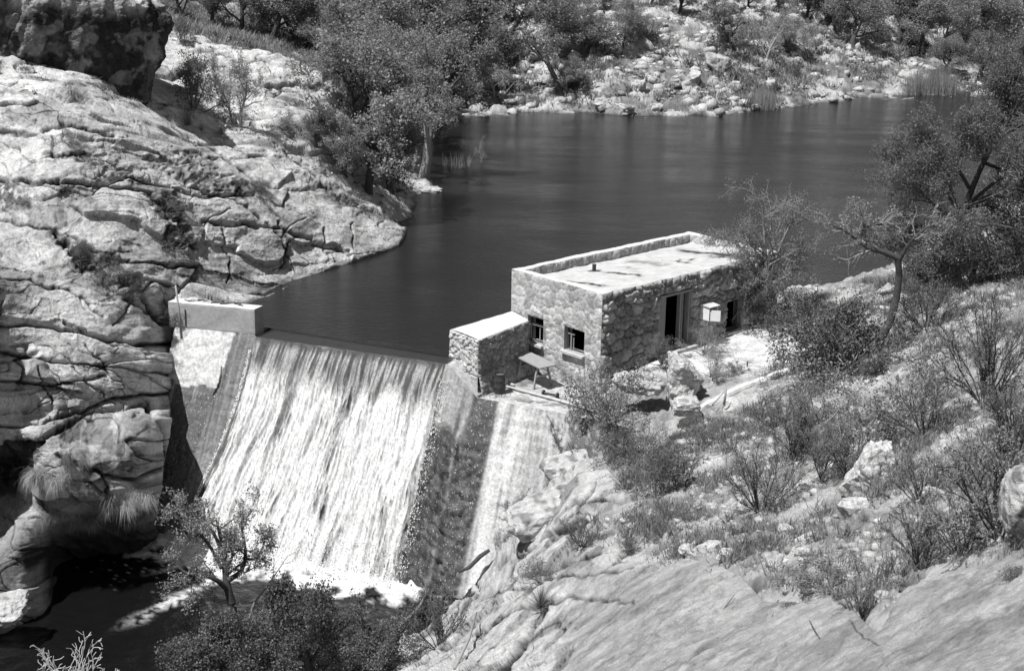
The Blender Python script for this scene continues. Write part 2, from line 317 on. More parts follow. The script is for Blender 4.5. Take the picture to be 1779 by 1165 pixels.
# rock relief
LY = GY*.55+Z0*1.5+3*fbm(GX*.05, GY*.05, 9, 2); FY = GY*.7+Z0*1.6
wx = GX+1.3*fbm(GX*.25, LY*.25, 11, 3); wy = LY+1.3*fbm(GX*.25, LY*.25, 12, 3)
big = fbm(wx*.2, wy*.2, 21, 3)
rg = ridge(wx*.5+wy*.1, wy*.62, 31, 5)
f1_, f2_, vid = voro(wx*.26+.1*wy, wy*.42, 41); crack = ss(f2_-f1_, 0, .09)
g1_, g2_, gid = voro(wx*.9, wy*1.1, 43); crack2 = ss(g2_-g1_, 0, .12)
step = .8; q = (Z0+.9*big+.03*rg+.10*GX-.03*GY)/step; fr = q-np.floor(q)
stair = (ss(fr, .45, 1.)-fr)*step
fine = fbm(GX*2.6, LY*2.6, 51, 4)
LINES = [([(0,563),(60,562),(130,575),(200,590),(312,598)],6,.35),([(0,738),(75,738),(148,712),(192,692),(309,681)],5,.4),([(0,613),(130,633),(213,640),(309,654)],3,.2),([(100,410),(145,455),(200,480),(245,510),(290,560)],9,.3),([(0,316),(120,318),(220,328),(257,343),(300,390),(330,430)],5,.3),([(170,280),(240,318),(330,345),(440,340)],4,.25),([(80,270),(150,262),(230,300)],5,.25),([(0,380),(90,398),(230,460),(340,465)],3,.18),([(330,240),(420,300),(470,330),(590,320)],4,.22),([(500,270),(560,320),(610,350),(660,370)],5,.3),([(350,390),(480,400),(600,440)],4,.2),([(0,480),(120,500),(180,545)],4,.2),([(200,560),(260,490),(320,500)],3,.15),([(0,660),(90,670),(180,650)],3,.15),([(0,230),(60,235),(110,215),(200,235)],5,.25),([(300,140),(380,120),(470,150),(590,140)],4,.3),([(330,90),(420,110),(500,90),(570,120)],4,.3),
 ([(640,1160),(700,1105),(780,1065),(900,1005),(1050,965)],6,.25),([(800,1050),(950,1012),(1100,990)],4,.15),([(760,1130),(900,1065),(1000,1040),(1100,1050)],5,.2),([(870,1170),(920,1110),(950,1060)],8,.3),([(1000,880),(1080,870),(1150,840)],5,.2),([(870,985),(960,930),(1050,900)],6,.3),([(1480,1085),(1500,1110),(1530,1125)],2,.02)]
groove = np.zeros(PU.shape)
gdep = np.zeros(PU.shape)
jx = PU+10*fbm(GX*1.1, GY*1.1, 301, 3); jy = PV+8*fbm(GX*1.1, GY*1.1, 303, 3); PU0, PV0 = PU, PV; PU, PV = jx, jy
for pts, wd, dp in LINES:
    e_ = np.exp(-(pline(pts)/wd)**2); groove = np.maximum(groove, e_); gdep = np.maximum(gdep, e_*dp)
PU, PV = PU0, PV0
stair = (ss(fr, .3, 1.)-fr)*step
dl = .38*big+.12*stair-.10*(1-crack)+.16*(vid-.5)*crack-.8*gdep
step2 = .35; q2 = (Z0+.35*big+.15*rg+.25*GX)/step2; fr2 = q2-np.floor(q2); stair2 = (ss(fr2, .6, 1.)-fr2)*step2
litter = fbm(GX*5, GY*5, 61, 3)
dsoil = .12*big+.05*litter+.1*ss(pn(GX*1.9, GY*1.9, 64), .25, .6)+.08*np.maximum(0, ridge(GX*1.1, GY*1.1, 66, 4))
dslab = (.16*big+.02*fine+.16*stair2+.02*rg)*(1-.6*(1-rocky))+rocky*(.8*stair2+.2*rg-.2*(1-crack)+.2*(vid-.5)*crack+.15*(gid-.5)*crack2)-.3*crev-.8*gdep
ff1, ff2, fid = voro(GX*.62, FY*.7, 71); fg1, fg2, fgid = voro(GX*1.7, FY*1.9, 73)
dfar = .45*fbm(GX*.3, GY*.3, 75, 4)+.5*(fid > .62)*ss(ff2-ff1, .0, .3)*(fid-.4)*(1+ss(GY, 112, 120)*-.3)+.16*(fgid-.5)*ss(fg2-fg1, 0, .25)+.1*litter
soil = np.clip(ss(fbm(GX*.33, GY*.33, 81, 4)+.25*pn(GX*2, GY*2, 83), -.6, -.1), 0, 1)*(1-slabd)
rockfore = dslab*(1-soil)+dsoil*soil
fr_ = np.clip(1-left-far, 0, 1)
D = dl*left+dfar*far+rockfore*fr_
D *= (1-.93*terr)
bankw = ss(np.hypot(GX+12.6, GY-54), 1.2, 3.2)*.9+.1; D *= bankw
D *= ss(np.abs(hv-HW/2)-HW/2, .1, 1.2)*1.+np.where((hu < -2) | (hu > HL+1.5), 1-ss(np.abs(hv-HW/2)-HW/2, .1, 1.2), 0)
cliff = np.clip(4*mk*(1-mk), 0, 1)
wg = ss(-GX, 11, 13)*ss(GY, 42, 44)
D *= 1-.5*wg*(1-ss(Z0, .8, 2.2))
D += wg*(1-ss(mk, .93, 1.))*ss(mk, 0, .07)*(.10*ridge(GX*.5, Z0*.9, 91, 4)+.06*fine)
def normals(P_):
    n = np.cross(np.gradient(P_, axis=1), np.gradient(P_, axis=0)); n /= np.linalg.norm(n, axis=-1)[..., None]+1e-12; n[n[..., 2] < 0] *= -1; return n
dw = near.astype(float)*np.clip(np.maximum(left, np.maximum(far, wg)), 0, 1)
n0_ = normals(np.stack([GX, GY, Z0], -1)); MX = GX+D*n0_[..., 0]*dw; MY = GY+D*n0_[..., 1]*dw; Z = Z0+np.where(near, D*(n0_[..., 2]*dw+1-dw), 0)
# second pass: finer relief along the surface of the first
SV = MY*.5+Z*1.35+.12*MX; wv_ = .5*fbm(MX*.3, SV*.3, 421, 3)
a1, a2, aid = voro(MX*.30+.5*wv_, SV*.85+wv_, 403); b1v, b2v, bid = voro(MX*1.0+wv_, SV*2.0+wv_, 405)
pm = ss(pn(MX*.22, SV*.22, 411), -.4, .1); joint = 1-ss(a2-a1, .0, .045); jt2 = (1-ss(b2v-b1v, 0, .07))*ss(pn(MX*.3, SV*.3, 413), .0, .35)
rough_ = ss(fbm(MX*.16, SV*.2, 415, 3), .05, .4)
D2_ = .09*ridge(MX*.5, SV*.6, 407, 4)*(.35+rough_)+.03*fbm(MX*2.4, SV*2.6, 409, 4)+.22*(aid-.5)*ss(a2-a1, 0, .06)-.10*joint-.06*jt2+.07*(bid-.5)*rough_*ss(b2v-b1v, 0, .1)
D2_ = D2_*dw*np.clip(left+wg*ss(mk, 0, .1), 0, 1)*bankw
n1_ = normals(np.stack([MX, MY, Z], -1)); MX = MX+D2_*n1_[..., 0]; MY = MY+D2_*n1_[..., 1]; Z = Z+D2_*n1_[..., 2]
# keep the sheet under the house floor and off the lake behind it
tq_ = ss(-sdpoly(GX, GY, [(-1.6,51.4)]+[tuple((TOP[k]-DN*.15)[:2]) for k in (6,7,8,9)]+[tuple(Gz(u_, v_, -1.03)[:2]) for u_, v_ in ((1105,722),(1060,700),(1050,668))]+[(3.3,50.2),(.6,54),(-.8,54)]), -.25, .15); Z = Z*(1-tq_)+tq_*(-1.04+.03*fbm(GX*2, GY*2, 119, 3))
inh = (hu > -.1) & (hu < HL+.1) & (hv > -.15) & (hv < HW+.1); Z = np.where(inh, np.minimum(Z, -1.7), Z)
bh = (hu > -2.9) & (hu < HL-.5) & (hv < .1) & (hv > -6) & (sd_ > .0); Z = np.where(bh, np.minimum(Z, -.6), Z)
# albedo: pale granite, lichen, joints, soil
lich = ss(fbm(wx*.45, wy*.8, 101, 5)+.3*groove+.12*(fr > .7), .12, .5)
lich2 = ss(fbm(GX*1.9, LY*1.9, 103, 4), .2, .6)
moss = np.maximum.reduce([area([(90,405),(140,425),(200,455),(250,500),(235,520),(180,490),(120,455)]), area([(262,335),(300,340),(335,420),(325,445),(290,420),(262,380)]), area([(250,270),(340,265),(440,335),(420,350),(330,330)], 6)*.8, area([(0,320),(60,325),(50,360),(0,360)]), area([(140,275),(230,285),(240,320),(170,315)])*.8])*left
tl = .64-.20*lich*(.5+rough_)-.08*lich2-.24*joint-.14*jt2-.06*(1-crack)+.08*(aid-.5)+.05*(bid-.5)-.30*groove-.12*rough_
tl = tl*(1-.72*moss*ss(fbm(GX*3, GY*3, 105, 3), -.5, .2))
ground_soil = .22+.13*ss(litter, -.2, .7)+.06*pn(GX*.7, GY*.7, 107)+.22*ss(fbm(GX*.45, GY*.6, 108, 4), .15, .4)
ts = .43-.06*lich2-.14*(1-crack)*rocky+.05*big-.07*ss(fbm(GX*.6, GY*1.2, 109, 5), .0, .6)-.3*crev-.18*groove-.05*ss(fbm(GX*6, GY*6, 110, 3), .1, .6)+.04*rocky
tf = .43*ss(fid, .58, .66)+.19*(1-ss(fid, .58, .66))+.16*(fgid-.5)+.08*pn(GX*.15, GY*.15, 111)+.05*litter-.05*(1-ss(GX, -8, 4))
T = tl*left+tf*far+(ts*(1-soil)+ground_soil*soil)*fr_
T = T*(1-terr)+terr*(.52-.25*ss(fbm(GX*.9, GY*.9, 113, 4), .15, .5)*(GX < 4)-.08*ss(fbm(GX*1.5, GY*1.5, 115, 3), .2, .6)+.14*(GX > 4)*(hv > HW))
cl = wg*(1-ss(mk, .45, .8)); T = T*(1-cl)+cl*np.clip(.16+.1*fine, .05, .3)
T = np.where((Z < .12) & (sd_ > 0) & ((hv < -.2) | (GY > 60) | (GX < -4)) & (terr < .2), T*.45, T)                      # wet at the water line
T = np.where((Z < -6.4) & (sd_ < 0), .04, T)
T = np.clip(T, .03, .70)
SH1 = [(-80,128),(40,140),(150,165),(255,225),(330,245),(440,240),(520,268),(590,305),(640,350),(705,372),(722,400),(700,440),(600,475),(520,500),(455,530),(400,520),(330,500),(312,520),(318,600),(310,700),(300,800),(285,900),(280,1010),(200,1080),(100,1130),(-80,1130)]
SH2 = [(640,1200),(670,1140),(730,1085),(800,1058),(880,1000),(885,940),(915,895),(1000,812),(1060,800),(1100,845),(1040,900),(1020,935),(1150,950),(1250,968),(1300,995),(1335,1035),(1480,1040),(1525,1085),(1570,1010),(1700,980),(1830,970),(1830,1200)]
Zp = Z.copy()
in1 = ss(-sdpoly(PU, PV, SH1), 6, 22)*(GY > 44)*(GY < 75)*(GX < -3.5); in2 = ss(-sdpoly(PU, PV, SH2), 6, 22)*(GY < 50)*(sd_ < 0)+0*Z; in2 = np.maximum(in2, ss(-sdpoly(PU, PV, SH2), 6, 22)*(GY < 50)*(GX > -8)*(Z0 > -6))
gz = (GX < -11.6)*(PU < 296)*(sd_ < 3.2)*(GY > 44); Z = np.where(gz > 0, np.minimum(Z, z2+(Z-z2)*ss(sd_, 2., 3.1)), Z)
low = np.maximum(in1, in2); Z = Z*(1-low)+(np.minimum(Z0, Z)-.3)*low; MX = MX*(1-low)+GX*low; MY = MY*(1-low)+GY*low
V = np.stack([MX, MY, Z], -1)
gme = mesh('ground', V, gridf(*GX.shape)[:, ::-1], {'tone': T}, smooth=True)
tag(obj('ground', gme, MG), kind='structure')
def zat(x, y):
    a = math.atan2(x, y); r = math.hypot(x, y); i = np.clip(np.searchsorted(rr, r)-1, 0, len(rr)-2); j = np.clip(np.searchsorted(th, a)-1, 0, len(th)-2)
    return float(Zp[i, j])
def P(u, v, rmin=6, rmax=230):            # where the line of sight of a photo point meets the ground
    d = ray(u, v); a = math.atan2(d[0], d[1]); j = np.clip(np.searchsorted(th, a), 0, len(th)-1); k = d[2]/math.hypot(d[0], d[1])
    z = np.maximum(Zp[:, j], np.where(sd_[:, j] > 0, 0, -7)); i = np.where((H+rr*k < z) & (rr > rmin) & (rr < rmax))[0]
    r = rr[i[0]] if len(i) else rmax
    return np.array([r*math.sin(a), r*math.cos(a), H+r*k])
# ---- finely modelled bedrock: continuous rock sheets lying on the ground form
sl = (th > -math.radians(23)) & (th < math.radians(23)); thc = th[sl]; kk = np.linspace(-.62, -.05, 1500); HIT = np.empty((len(thc), len(kk)))
ang = np.maximum.accumulate((Z0[:, sl]-H)/rr[:, None], axis=0)
for c_ in range(len(thc)): HIT[c_] = np.interp(kk, ang[:, c_]+np.arange(len(rr))*1e-9, rr)
def hit(u, v):
    d = np.stack([(u-CX)/F, -(v-CY)/F, -np.ones_like(u)], -1)@RM.T; a = np.arctan2(d[..., 0], d[..., 1]); k = d[..., 2]/np.hypot(d[..., 0], d[..., 1])
    ja = np.interp(a, thc, np.arange(len(thc))); ka = np.interp(k, kk, np.arange(len(kk))); j0 = np.clip(ja.astype(int), 0, len(thc)-2); k0 = np.clip(ka.astype(int), 0, len(kk)-2); fj = ja-j0; fk = ka-k0
    r = (HIT[j0, k0]*(1-fj)+HIT[j0+1, k0]*fj)*(1-fk)+(HIT[j0, k0+1]*(1-fj)+HIT[j0+1, k0+1]*fj)*fk
    return r, a, k
def blur(a, n):
    for _ in range(n):
        a = np.pad(a, ((1, 1), (0, 0)), 'edge'); a = (a[:-2]+2*a[1:-1]+a[2:])/4; a = np.pad(a, ((0, 0), (1, 1)), 'edge'); a = (a[:, :-2]+2*a[:, 1:-1]+a[:, 2:])/4
    return a
def plineat(pu, pv, pts):
    d = np.full(pu.shape, 1e9)
    for (ax, ay), (bx, by) in zip(pts[:-1], pts[1:]):
        ex, ey = bx-ax, by-ay; t_ = np.clip(((pu-ax)*ex+(pv-ay)*ey)/(ex*ex+ey*ey), 0, 1); d = np.minimum(d, np.hypot(pu-ax-ex*t_, pv-ay-ey*t_))
    return d
def sheet(name, poly, st, lower=None, mode=0):
    us = np.arange(min(p_[0] for p_ in poly), max(p_[0] for p_ in poly), st); vs = np.arange(min(p_[1] for p_ in poly), min(1200, max(p_[1] for p_ in poly)), st)
    U_, V_ = np.meshgrid(us, vs); r, a, k = hit(U_, V_)
    if lower is not None:
        q = [(u, v, float(hit(np.array([float(u)]), np.array([float(v)]))[0][0])) for u in range(-80, 330, 40) for v in (600, 640, 680, 715) if (u < 280 or v < 650)]+lower
        rb = RBF(np.array([(u/40, v/40, d_) for u, v, d_ in q]), .35); rl = rb(U_/40, V_/40); w_ = ss(V_-(712-.06*U_), 0, 26)*(U_ < 330); r = r*(1-w_)+rl*w_
    r = blur(r, 5)
    B_ = np.stack([r*np.sin(a), r*np.cos(a), H+r*k], -1); n = normals(B_); tow = -B_+np.array([0, 0, H]); flip = (n*tow).sum(-1) < 0; n[flip] *= -1
    n = np.stack([blur(n[..., i], 8) for i in range(3)], -1); n /= np.linalg.norm(n, axis=-1)[..., None]
    x = B_[..., 0]; b = B_[..., 2]*.95+B_[..., 1]*.3
    if mode: b = B_[..., 1]*.85-B_[..., 2]*.4; x = x*.95+B_[..., 2]*.35
    if mode: sc_ = np.clip(r/45, .3, 1)**.5
    w1_ = fbm(x*.35, b*.35, 501, 4); w2_ = fbm(x*.35, b*.35, 505, 4); tilt = .14*x if not mode else -.5*x
    A_ = x+.7*w1_; C_ = b+tilt+.45*w2_
    if mode: A_ = x*.8+b*.35+.7*w1_; C_ = (b-.25*x)+.35*w2_
    p1, p2, pid = voro(A_*.30, C_*1.0, 511); q1_, q2_, qid = voro(A_*.75+9, C_*2.1, 513); s1, s2, sid = voro(A_*2.6, C_*3.6, 517)
    e1 = (p2-p1); e2 = (q2_-q1_); m2 = ss(fbm(x*.22, b*.3, 521, 3), -.25, .15); m3 = ss(fbm(x*.35, b*.45, 523, 3), .15, .45)
    ju = U_+5*fbm(x*1.6, b*1.6, 531, 4); jv = V_+4*fbm(x*1.6, b*1.6, 533, 4); gr = np.zeros(x.shape); gd = np.zeros(x.shape)
    for pts, wd, dp in LINES+LOWLINES:
        e_ = np.exp(-(plineat(ju, jv, pts)/(wd*.45+.8))**2); gr = np.maximum(gr, e_); gd = np.maximum(gd, e_*dp)
    amp = 1. if not mode else .55
    tiltp = ((A_*.30) % 1-.5)*0
    D_ = .16*fbm(x*.4, b*.5, 541, 3)+amp*(.30*(pid-.5)*ss(e1, 0, .05)-.10*(1-ss(e1, 0, .035)))+amp*m2*(.12*(qid-.5)*ss(e2, 0, .07)-.05*(1-ss(e2, 0, .05)))+m3*(.09*(sid-.4)*ss(s2-s1, 0, .12))+.030*fbm(x*2.2, b*2.2, 543, 5)-.8*gd
    D_ += .05*np.maximum(0, fbm(x*1.1, b*2.4, 545, 5))
    if mode: plain = ss(U_-960-.0*V_, 0, 60)*ss(V_-960, 0, 40); D_ = D_*(1-.72*plain)+plain*.03*fbm(x*3, b*3, 547, 4)
    else: plain = 0*x
    sdp = -sdpoly(U_, V_, poly); D_ = D_*ss(sdp, 2, 26)+.06-.42*(1-ss(sdp, 0, 16))
    X_ = B_+D_[..., None]*n
    gm = (1-ss(e1, 0, .03)); gm2 = (1-ss(e2, 0, .045))*m2
    wea = ss(fbm(x*.55+.3*w1_, C_*.8, 551, 6), .12, .32); spk = ss(fbm(x*4.5, b*4.5, 553, 4), .25, .5)
    t_ = (.60 if not mode else .50-.13*plain)+.07*(pid-.5)+.05*(qid-.5)*m2-.22*wea*(1-.7*plain)-.12*spk*(1-.6*plain)-.05*ss(fbm(x*1.7, b*1.7, 571, 6), .0, .35)*(1-plain)-.34*gm*(1-.8*plain)-.22*gm2*(1-plain)-.40*gr*(1-.5*plain)-.10*m3*(1-ss(s2-s1, 0, .1))
    if not mode:
        for pts, k_ in (([(90,405),(140,425),(200,455),(250,500),(240,525),(180,492),(120,455)], 1), ([(262,335),(300,340),(335,420),(325,445),(290,420),(262,380)], 1), ([(250,270),(340,265),(440,335),(420,350),(330,330)], .7), ([(-80,318),(60,325),(50,360),(-80,365)], .9), ([(140,275),(230,285),(240,320),(170,315)], .7), ([(560,300),(640,360),(620,380),(540,330)], .5)):
            mo = (1-ss(sdpoly(ju, jv, pts)+14*fbm(x*1.2, b*1.2, 557, 4), -6, 8))*k_; t_ = t_*(1-.8*mo*ss(fbm(x*3, b*3, 105, 4), -.6, .1)); X_ -= (.12*mo*fbm(x*4, b*4, 559, 3))[..., None]*n
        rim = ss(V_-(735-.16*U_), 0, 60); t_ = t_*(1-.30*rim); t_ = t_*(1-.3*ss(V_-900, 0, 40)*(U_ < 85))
        lowz = ss(V_-(900-.1*U_), -20, 50)*ss(U_, 62, 85); t_ = t_*(1-.87*lowz); dk = (1-ss(sdpoly(ju, jv, [(-80,772),(64,772),(60,820),(30,860),(-80,880)]), -5, 8)); t_ = t_*(1-.75*dk)  # undercut and left recess: their shade painted into the rock tone
        st_ = ss(fbm(x*1.3+.4*b, b*.28, 581, 5), .1, .3)*ss(fbm(x*.25, b*.3, 583, 3), -.1, .3); t_ = t_-.13*st_
        wet = (X_[..., 2] < .16)*(U_ > 300); t_ = np.where(wet, t_*.5, t_)
    else: t_ = t_-.02*ss(fbm(x*4, b*2, 561, 3), .1, .5)-.07*plain*ss(fbm(x*.45, b*.9, 563, 6), .0, .4)-.03*plain*ss(fbm(x*1.1, b*.8, 565, 3), .15, .35)+.05*plain*ss(fbm(x*1.2, b*2., 567, 5), .1, .4)
    iu = np.arange(len(us)); Fq = gridf(*U_.shape); keep = (sdp > -4).ravel()[Fq].all(1)
    Fq = Fq[keep]; used = np.unique(Fq); mp = -np.ones(U_.size, int); mp[used] = np.arange(len(used))
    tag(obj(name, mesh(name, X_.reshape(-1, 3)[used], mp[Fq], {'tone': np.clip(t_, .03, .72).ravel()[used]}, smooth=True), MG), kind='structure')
    return U_, V_, X_
LOWLINES = [([(69,768),(79,757),(148,719),(254,702),(264,730),(275,743),(290,800)],7,.3),([(103,792),(178,823),(240,835),(288,812)],5,.3),([(178,823),(187,850),(180,880)],4,.2),([(0,772),(66,770)],4,.3),([(120,640),(200,700)],2,.12),([(150,600),(210,660),(225,690)],2,.12),([(60,640),(90,700)],2,.1),([(230,640),(300,680)],2,.15),([(110,560),(200,600)],3,.15),([(330,330),(400,350),(470,400),(520,470)],3,.2),([(480,390),(500,430),(490,470)],3,.25),([(380,400),(400,450),(395,490)],2,.15),([(560,400),(570,450)],3,.2),([(610,390),(615,440)],2,.15),([(220,520),(300,555)],4,.2)]
LOWD = [(-80,770,48.2),(0,768,48.2),(50,766,48.5),(0,800,50.6),(35,800,50.8),(-80,810,50.8),(0,860,50.4),(40,880,49),(85,800,47.8),(110,755,48.6),(150,745,48.8),(180,780,47.9),(180,820,47.7),(170,860,47.6),(240,790,48.4),(240,850,48.2),(282,770,51),(292,720,52.3),(270,735,50.6),(120,840,47.6),(90,850,47.5),(200,890,48.1),(250,900,48.9),(140,900,48.3),(60,910,47.6),(95,930,49.6),(200,940,50.6),(250,950,50.8),(150,970,51.2),(100,990,50.6),(30,950,47.0),(50,1000,46.6),(60,1050,46.2),(10,1050,46.3),(110,1030,49.4),(200,1010,51.2),(260,1000,51),(-80,940,47.5),(-80,1060,46.3),(310,620,53.9),(305,700,53.4),(300,760,53.0),(290,860,52.2),(282,940,51.6),(278,1000,51.2),(200,1080,49.5),(100,1110,48.5),(0,1120,45.5),(-80,1120,45.5),(120,780,47.9),(220,715,49.3),(70,745,48.3),(270,700,51.2)]
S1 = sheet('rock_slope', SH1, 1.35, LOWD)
S2 = sheet('rock_ledges', SH2, 1.5, None, 1)
def onsheet(S_, u, v):
    U_, V_, X_ = S_; return X_[np.clip(np.searchsorted(V_[:, 0], v), 0, len(V_)-1), np.clip(np.searchsorted(U_[0], u), 0, U_.shape[1]-1)]
# lake
lk = [(-20,62),(-13.4,56.6),(-12.9,55.1),(-9.86,54.33),(-2.36,50.9),(-1.6,51.6),(.3,53.9),(7.35,60.41),(10.57,57.1),(12,56),(70,56),(90,150),(-40,150),(-40,80)]
lake = obj('lake', mesh('lake', [(x, y, 0) for x, y in lk], [list(range(len(lk)))]), MW); tag(lake, kind='structure')
# ---------------------------------------------------------------- dam
TS = np.array([0]+list(np.cumsum(np.linalg.norm(np.diff(TOP[:, :2], axis=0), axis=1))))
sL, sR = TS[2], TS[3]
def crest(s): return np.stack([np.interp(s, TS, TOP[:, k]) for k in range(3)], -1)
def face(s, h, off=0.):                   # point on the battered downstream face
    c = crest(s); z = c[..., 2]-h
    return c+DN*(BAT*h+off*.85)[..., None]+UP*(-h+off*.45)[..., None]
s_ = np.arange(0, TS[-1], .055); h_ = np.r_[0, .05, np.arange(.12, 8.3, .07)]
SS, HH = np.meshgrid(s_, h_)
zf = crest(SS)[..., 2]-HH
row = np.floor(HH/.42); bx = SS/.62+.5*(row % 2)+.3*pn(SS*1.3, HH*1.3, 5)
v1, v2, vi = voro(SS*1.5, HH*2.2, 7); jt = ss(v2-v1, 0, .16)
leftp = SS < sL-.02; rightp = SS > sR-.02
rg1, rg2, rgi = voro(SS*2.6+.3*pn(SS*2, HH*2, 61), HH*3.6, 62); mossz = ss(-zf-2.0, 0, .5)*(1-ss(SS-(TS[7]-.1), -.1, .1))
o = .05*jt*leftp+.035*fbm(SS*1.3, HH*2, 8, 4)+rightp*(.03+mossz*(.17*ss(rg2-rg1, 0, .3)*(.3+rgi)+.07*fbm(SS*5, HH*4, 10, 4)))+.012*fbm(SS*9, HH*9, 63, 2)+.05*rightp*(1-mossz)*fbm(SS*2.6, HH*.7, 64, 4)
# masonry steps in the wet right-hand part
q = HH/.36; o = o+rightp*.05*(1-(q-np.floor(q)))*ss(fbm(SS*.7, HH*.4, 12, 2), -.1, .3)
FV = face(SS, HH, o)
streak = fbm(SS*3.2, HH*.12, 15, 4); streak2 = fbm(SS*8, HH*.3, 16, 3)
# tone: bright stone upper left, dark algae with pale run-off streaks below
tL = np.where(HH < 1.9+.25*pn(SS*1.5, SS*0, 3), .55-.12*(1-jt)+.08*(vi-.5), .10+.22*ss(streak, .1, .5))
edge = ss(SS-(sL-1.15)+HH*.1, -.1, .25)*leftp
tL = np.where(edge > .4, .17+.1*streak2, tL)
dr_ = ss(SS, sR+.6-HH*.02, sR+.95+.5*pn(HH*.8, HH*0, 4))
tR = .31+.14*streak+.07*streak2-.12*ss(fbm(SS*5, HH*.5, 17, 3), .2, .6)
wetb = ss(-zf+.6*pn(SS*2, HH, 20)-1.7, 0, .5)*(1-ss(SS-(TS[6]+.0)+.2*pn(SS, HH*.6, 73), -.15, .15))         # dark mossy block beside the fall
tR = tR*(1-wetb)+wetb*(.03+.06*rgi)
b2_ = ss(SS-(TS[6]-.15), -.1, .1)*(1-ss(SS-(TS[7]-.08), -.1, .15))
tR = tR*(1-b2_)+b2_*(.05+.05*rgi)
b3_ = ss(SS-(TS[7]-.05), -.08, .12)
tR = tR*(1-b3_)+b3_*(.50-.12*ss(SS-TS[7], .7, 1.7)+.14*streak+.08*streak2-.22*ss(fbm(SS*2.3, HH*.25, 26, 3), .25, .6))
ps = np.exp(-((SS-(TS[6]-.3)+.1*pn(HH*.7, HH*0, 71))/.06)**2)*.14*ss(fbm(SS*4, HH*.8, 72, 3), -.4, .2); tR = tR+ps
b4_ = ss(SS-(TS[8]-.25), 0, .25); tR = tR*(1-b4_)+b4_*(.10+.2*ss(fbm(SS*6, HH*5, 28, 3), .2, .6))
tM = np.full(SS.shape, .16)
DT = np.where(leftp, tL, np.where(rightp, tR, tM))
MDAM = simple('dam_face', 'tone', .55, 10, .4, 25, .7, dist=.03, spec=.35)
t = MDAM.node_tree; bc = t.nodes['Principled BSDF'].inputs['Base Color']; old = bc.links[0].from_socket
sp_ = noise_(t, 17, 3, .7, (1, 1, .6), lo=0, hi=.45, fmin=.6, fmax=.68); a = N(t, 'ShaderNodeAttribute', attribute_name='tone')  # glints of the wet dark stone put into the colour as pale specks
r = t.nodes.new('ShaderNodeMapRange'); t.links.new(a.outputs['Fac'], r.inputs[0]); r.inputs[1].default_value = .09; r.inputs[2].default_value = .16; r.inputs[3].default_value = 1; r.inputs[4].default_value = 0
ad = t.nodes.new('ShaderNodeVectorMath'); ad.operation = 'ADD'; cmb = t.nodes.new('ShaderNodeCombineXYZ'); q = math_(t, 'MULTIPLY', sp_, r.outputs[0])
for k in range(3): t.links.new(q, cmb.inputs[k])
t.links.new(old, ad.inputs[0]); t.links.new(cmb.outputs[0], ad.inputs[1]); t.links.new(ad.outputs[0], bc)
dam = thing('stone_dam', 'tall sloping masonry dam with water pouring over its middle, joined to the stone house', 'dam')
obj('wall', mesh('dam_wall', FV, gridf(*SS.shape), {'tone': np.clip(DT, .03, .6)}, smooth=True), MDAM, dam)
# crest body behind the face
cb = MB(); cb2 = MB()
for i in range(len(TOP)-1):
    if i == 1: continue
    a, b_ = TOP[i]-UP*.03, TOP[i+1]-UP*.03
    if i == 2: a = a-UP*.04; b_ = b_-UP*.04
    m_ = cb if i <= 2 else cb2; mm = -DN*(1.55 if i == 2 else 1.3); n0 = len(m_.v); m_.v += [a+DN*.02, b_+DN*.02, b_+mm, a+mm, a+mm-UP*3, b_+mm-UP*3]; m_.f += [[n0, n0+1, n0+2, n0+3], [n0+3, n0+2, n0+5, n0+4]]
cb.build('crest', simple('wet_crest', .09, .35, 8, .4, 20, .5), dam); cb2.build('ledge', simple('pale_ledge', .44, .8, 6, .35, 20, .5), dam)
# waterfall sheet: over the crest, round the lip, down the face
s_ = np.arange(sL+.0, sR+.1, .03); t_ = np.r_[np.linspace(-1.42, 0, 16), np.arange(.05, 8.0, .055)]
SS, HH = np.meshgrid(s_, t_)
cr = crest(np.clip(SS, sL, sR)); hh = np.maximum(HH, 0)
sw = SS+.12*pn(SS*.7, HH*.5, 30); wv = fbm(sw*2.6, HH*.35, 31, 4); wf = fbm(sw*10, HH*.7, 33, 3); wg_ = fbm(sw*15, HH*2.6, 34, 2); fr_g = fbm(sw*7.5, HH*.25, 29, 2); wb_ = fbm(sw*.9, HH*.22, 32, 3)
edt = ss(np.minimum(SS-sL, sR+.1-SS), -.02, .35)
thick = .012+edt*ss(HH, 0, 1.4)*(.12+.13*wv+.05*wf+.03*wg_)+ss(HH, -.1, .5)*.02*pn(SS*14, HH*.25, 35)
WP = cr+DN*(BAT*hh+thick+(.02+.08*edt)*ss(HH, -.1, .5))[..., None]+UP*(-hh+thick*.4)[..., None]
WP = np.where((HH < 0)[..., None], cr-DN*(-HH)[..., None]+UP*(.004+.012*(1+HH/1.42))[..., None]+UP*(.01*pn(SS*2, HH*3, 36))[..., None], WP)
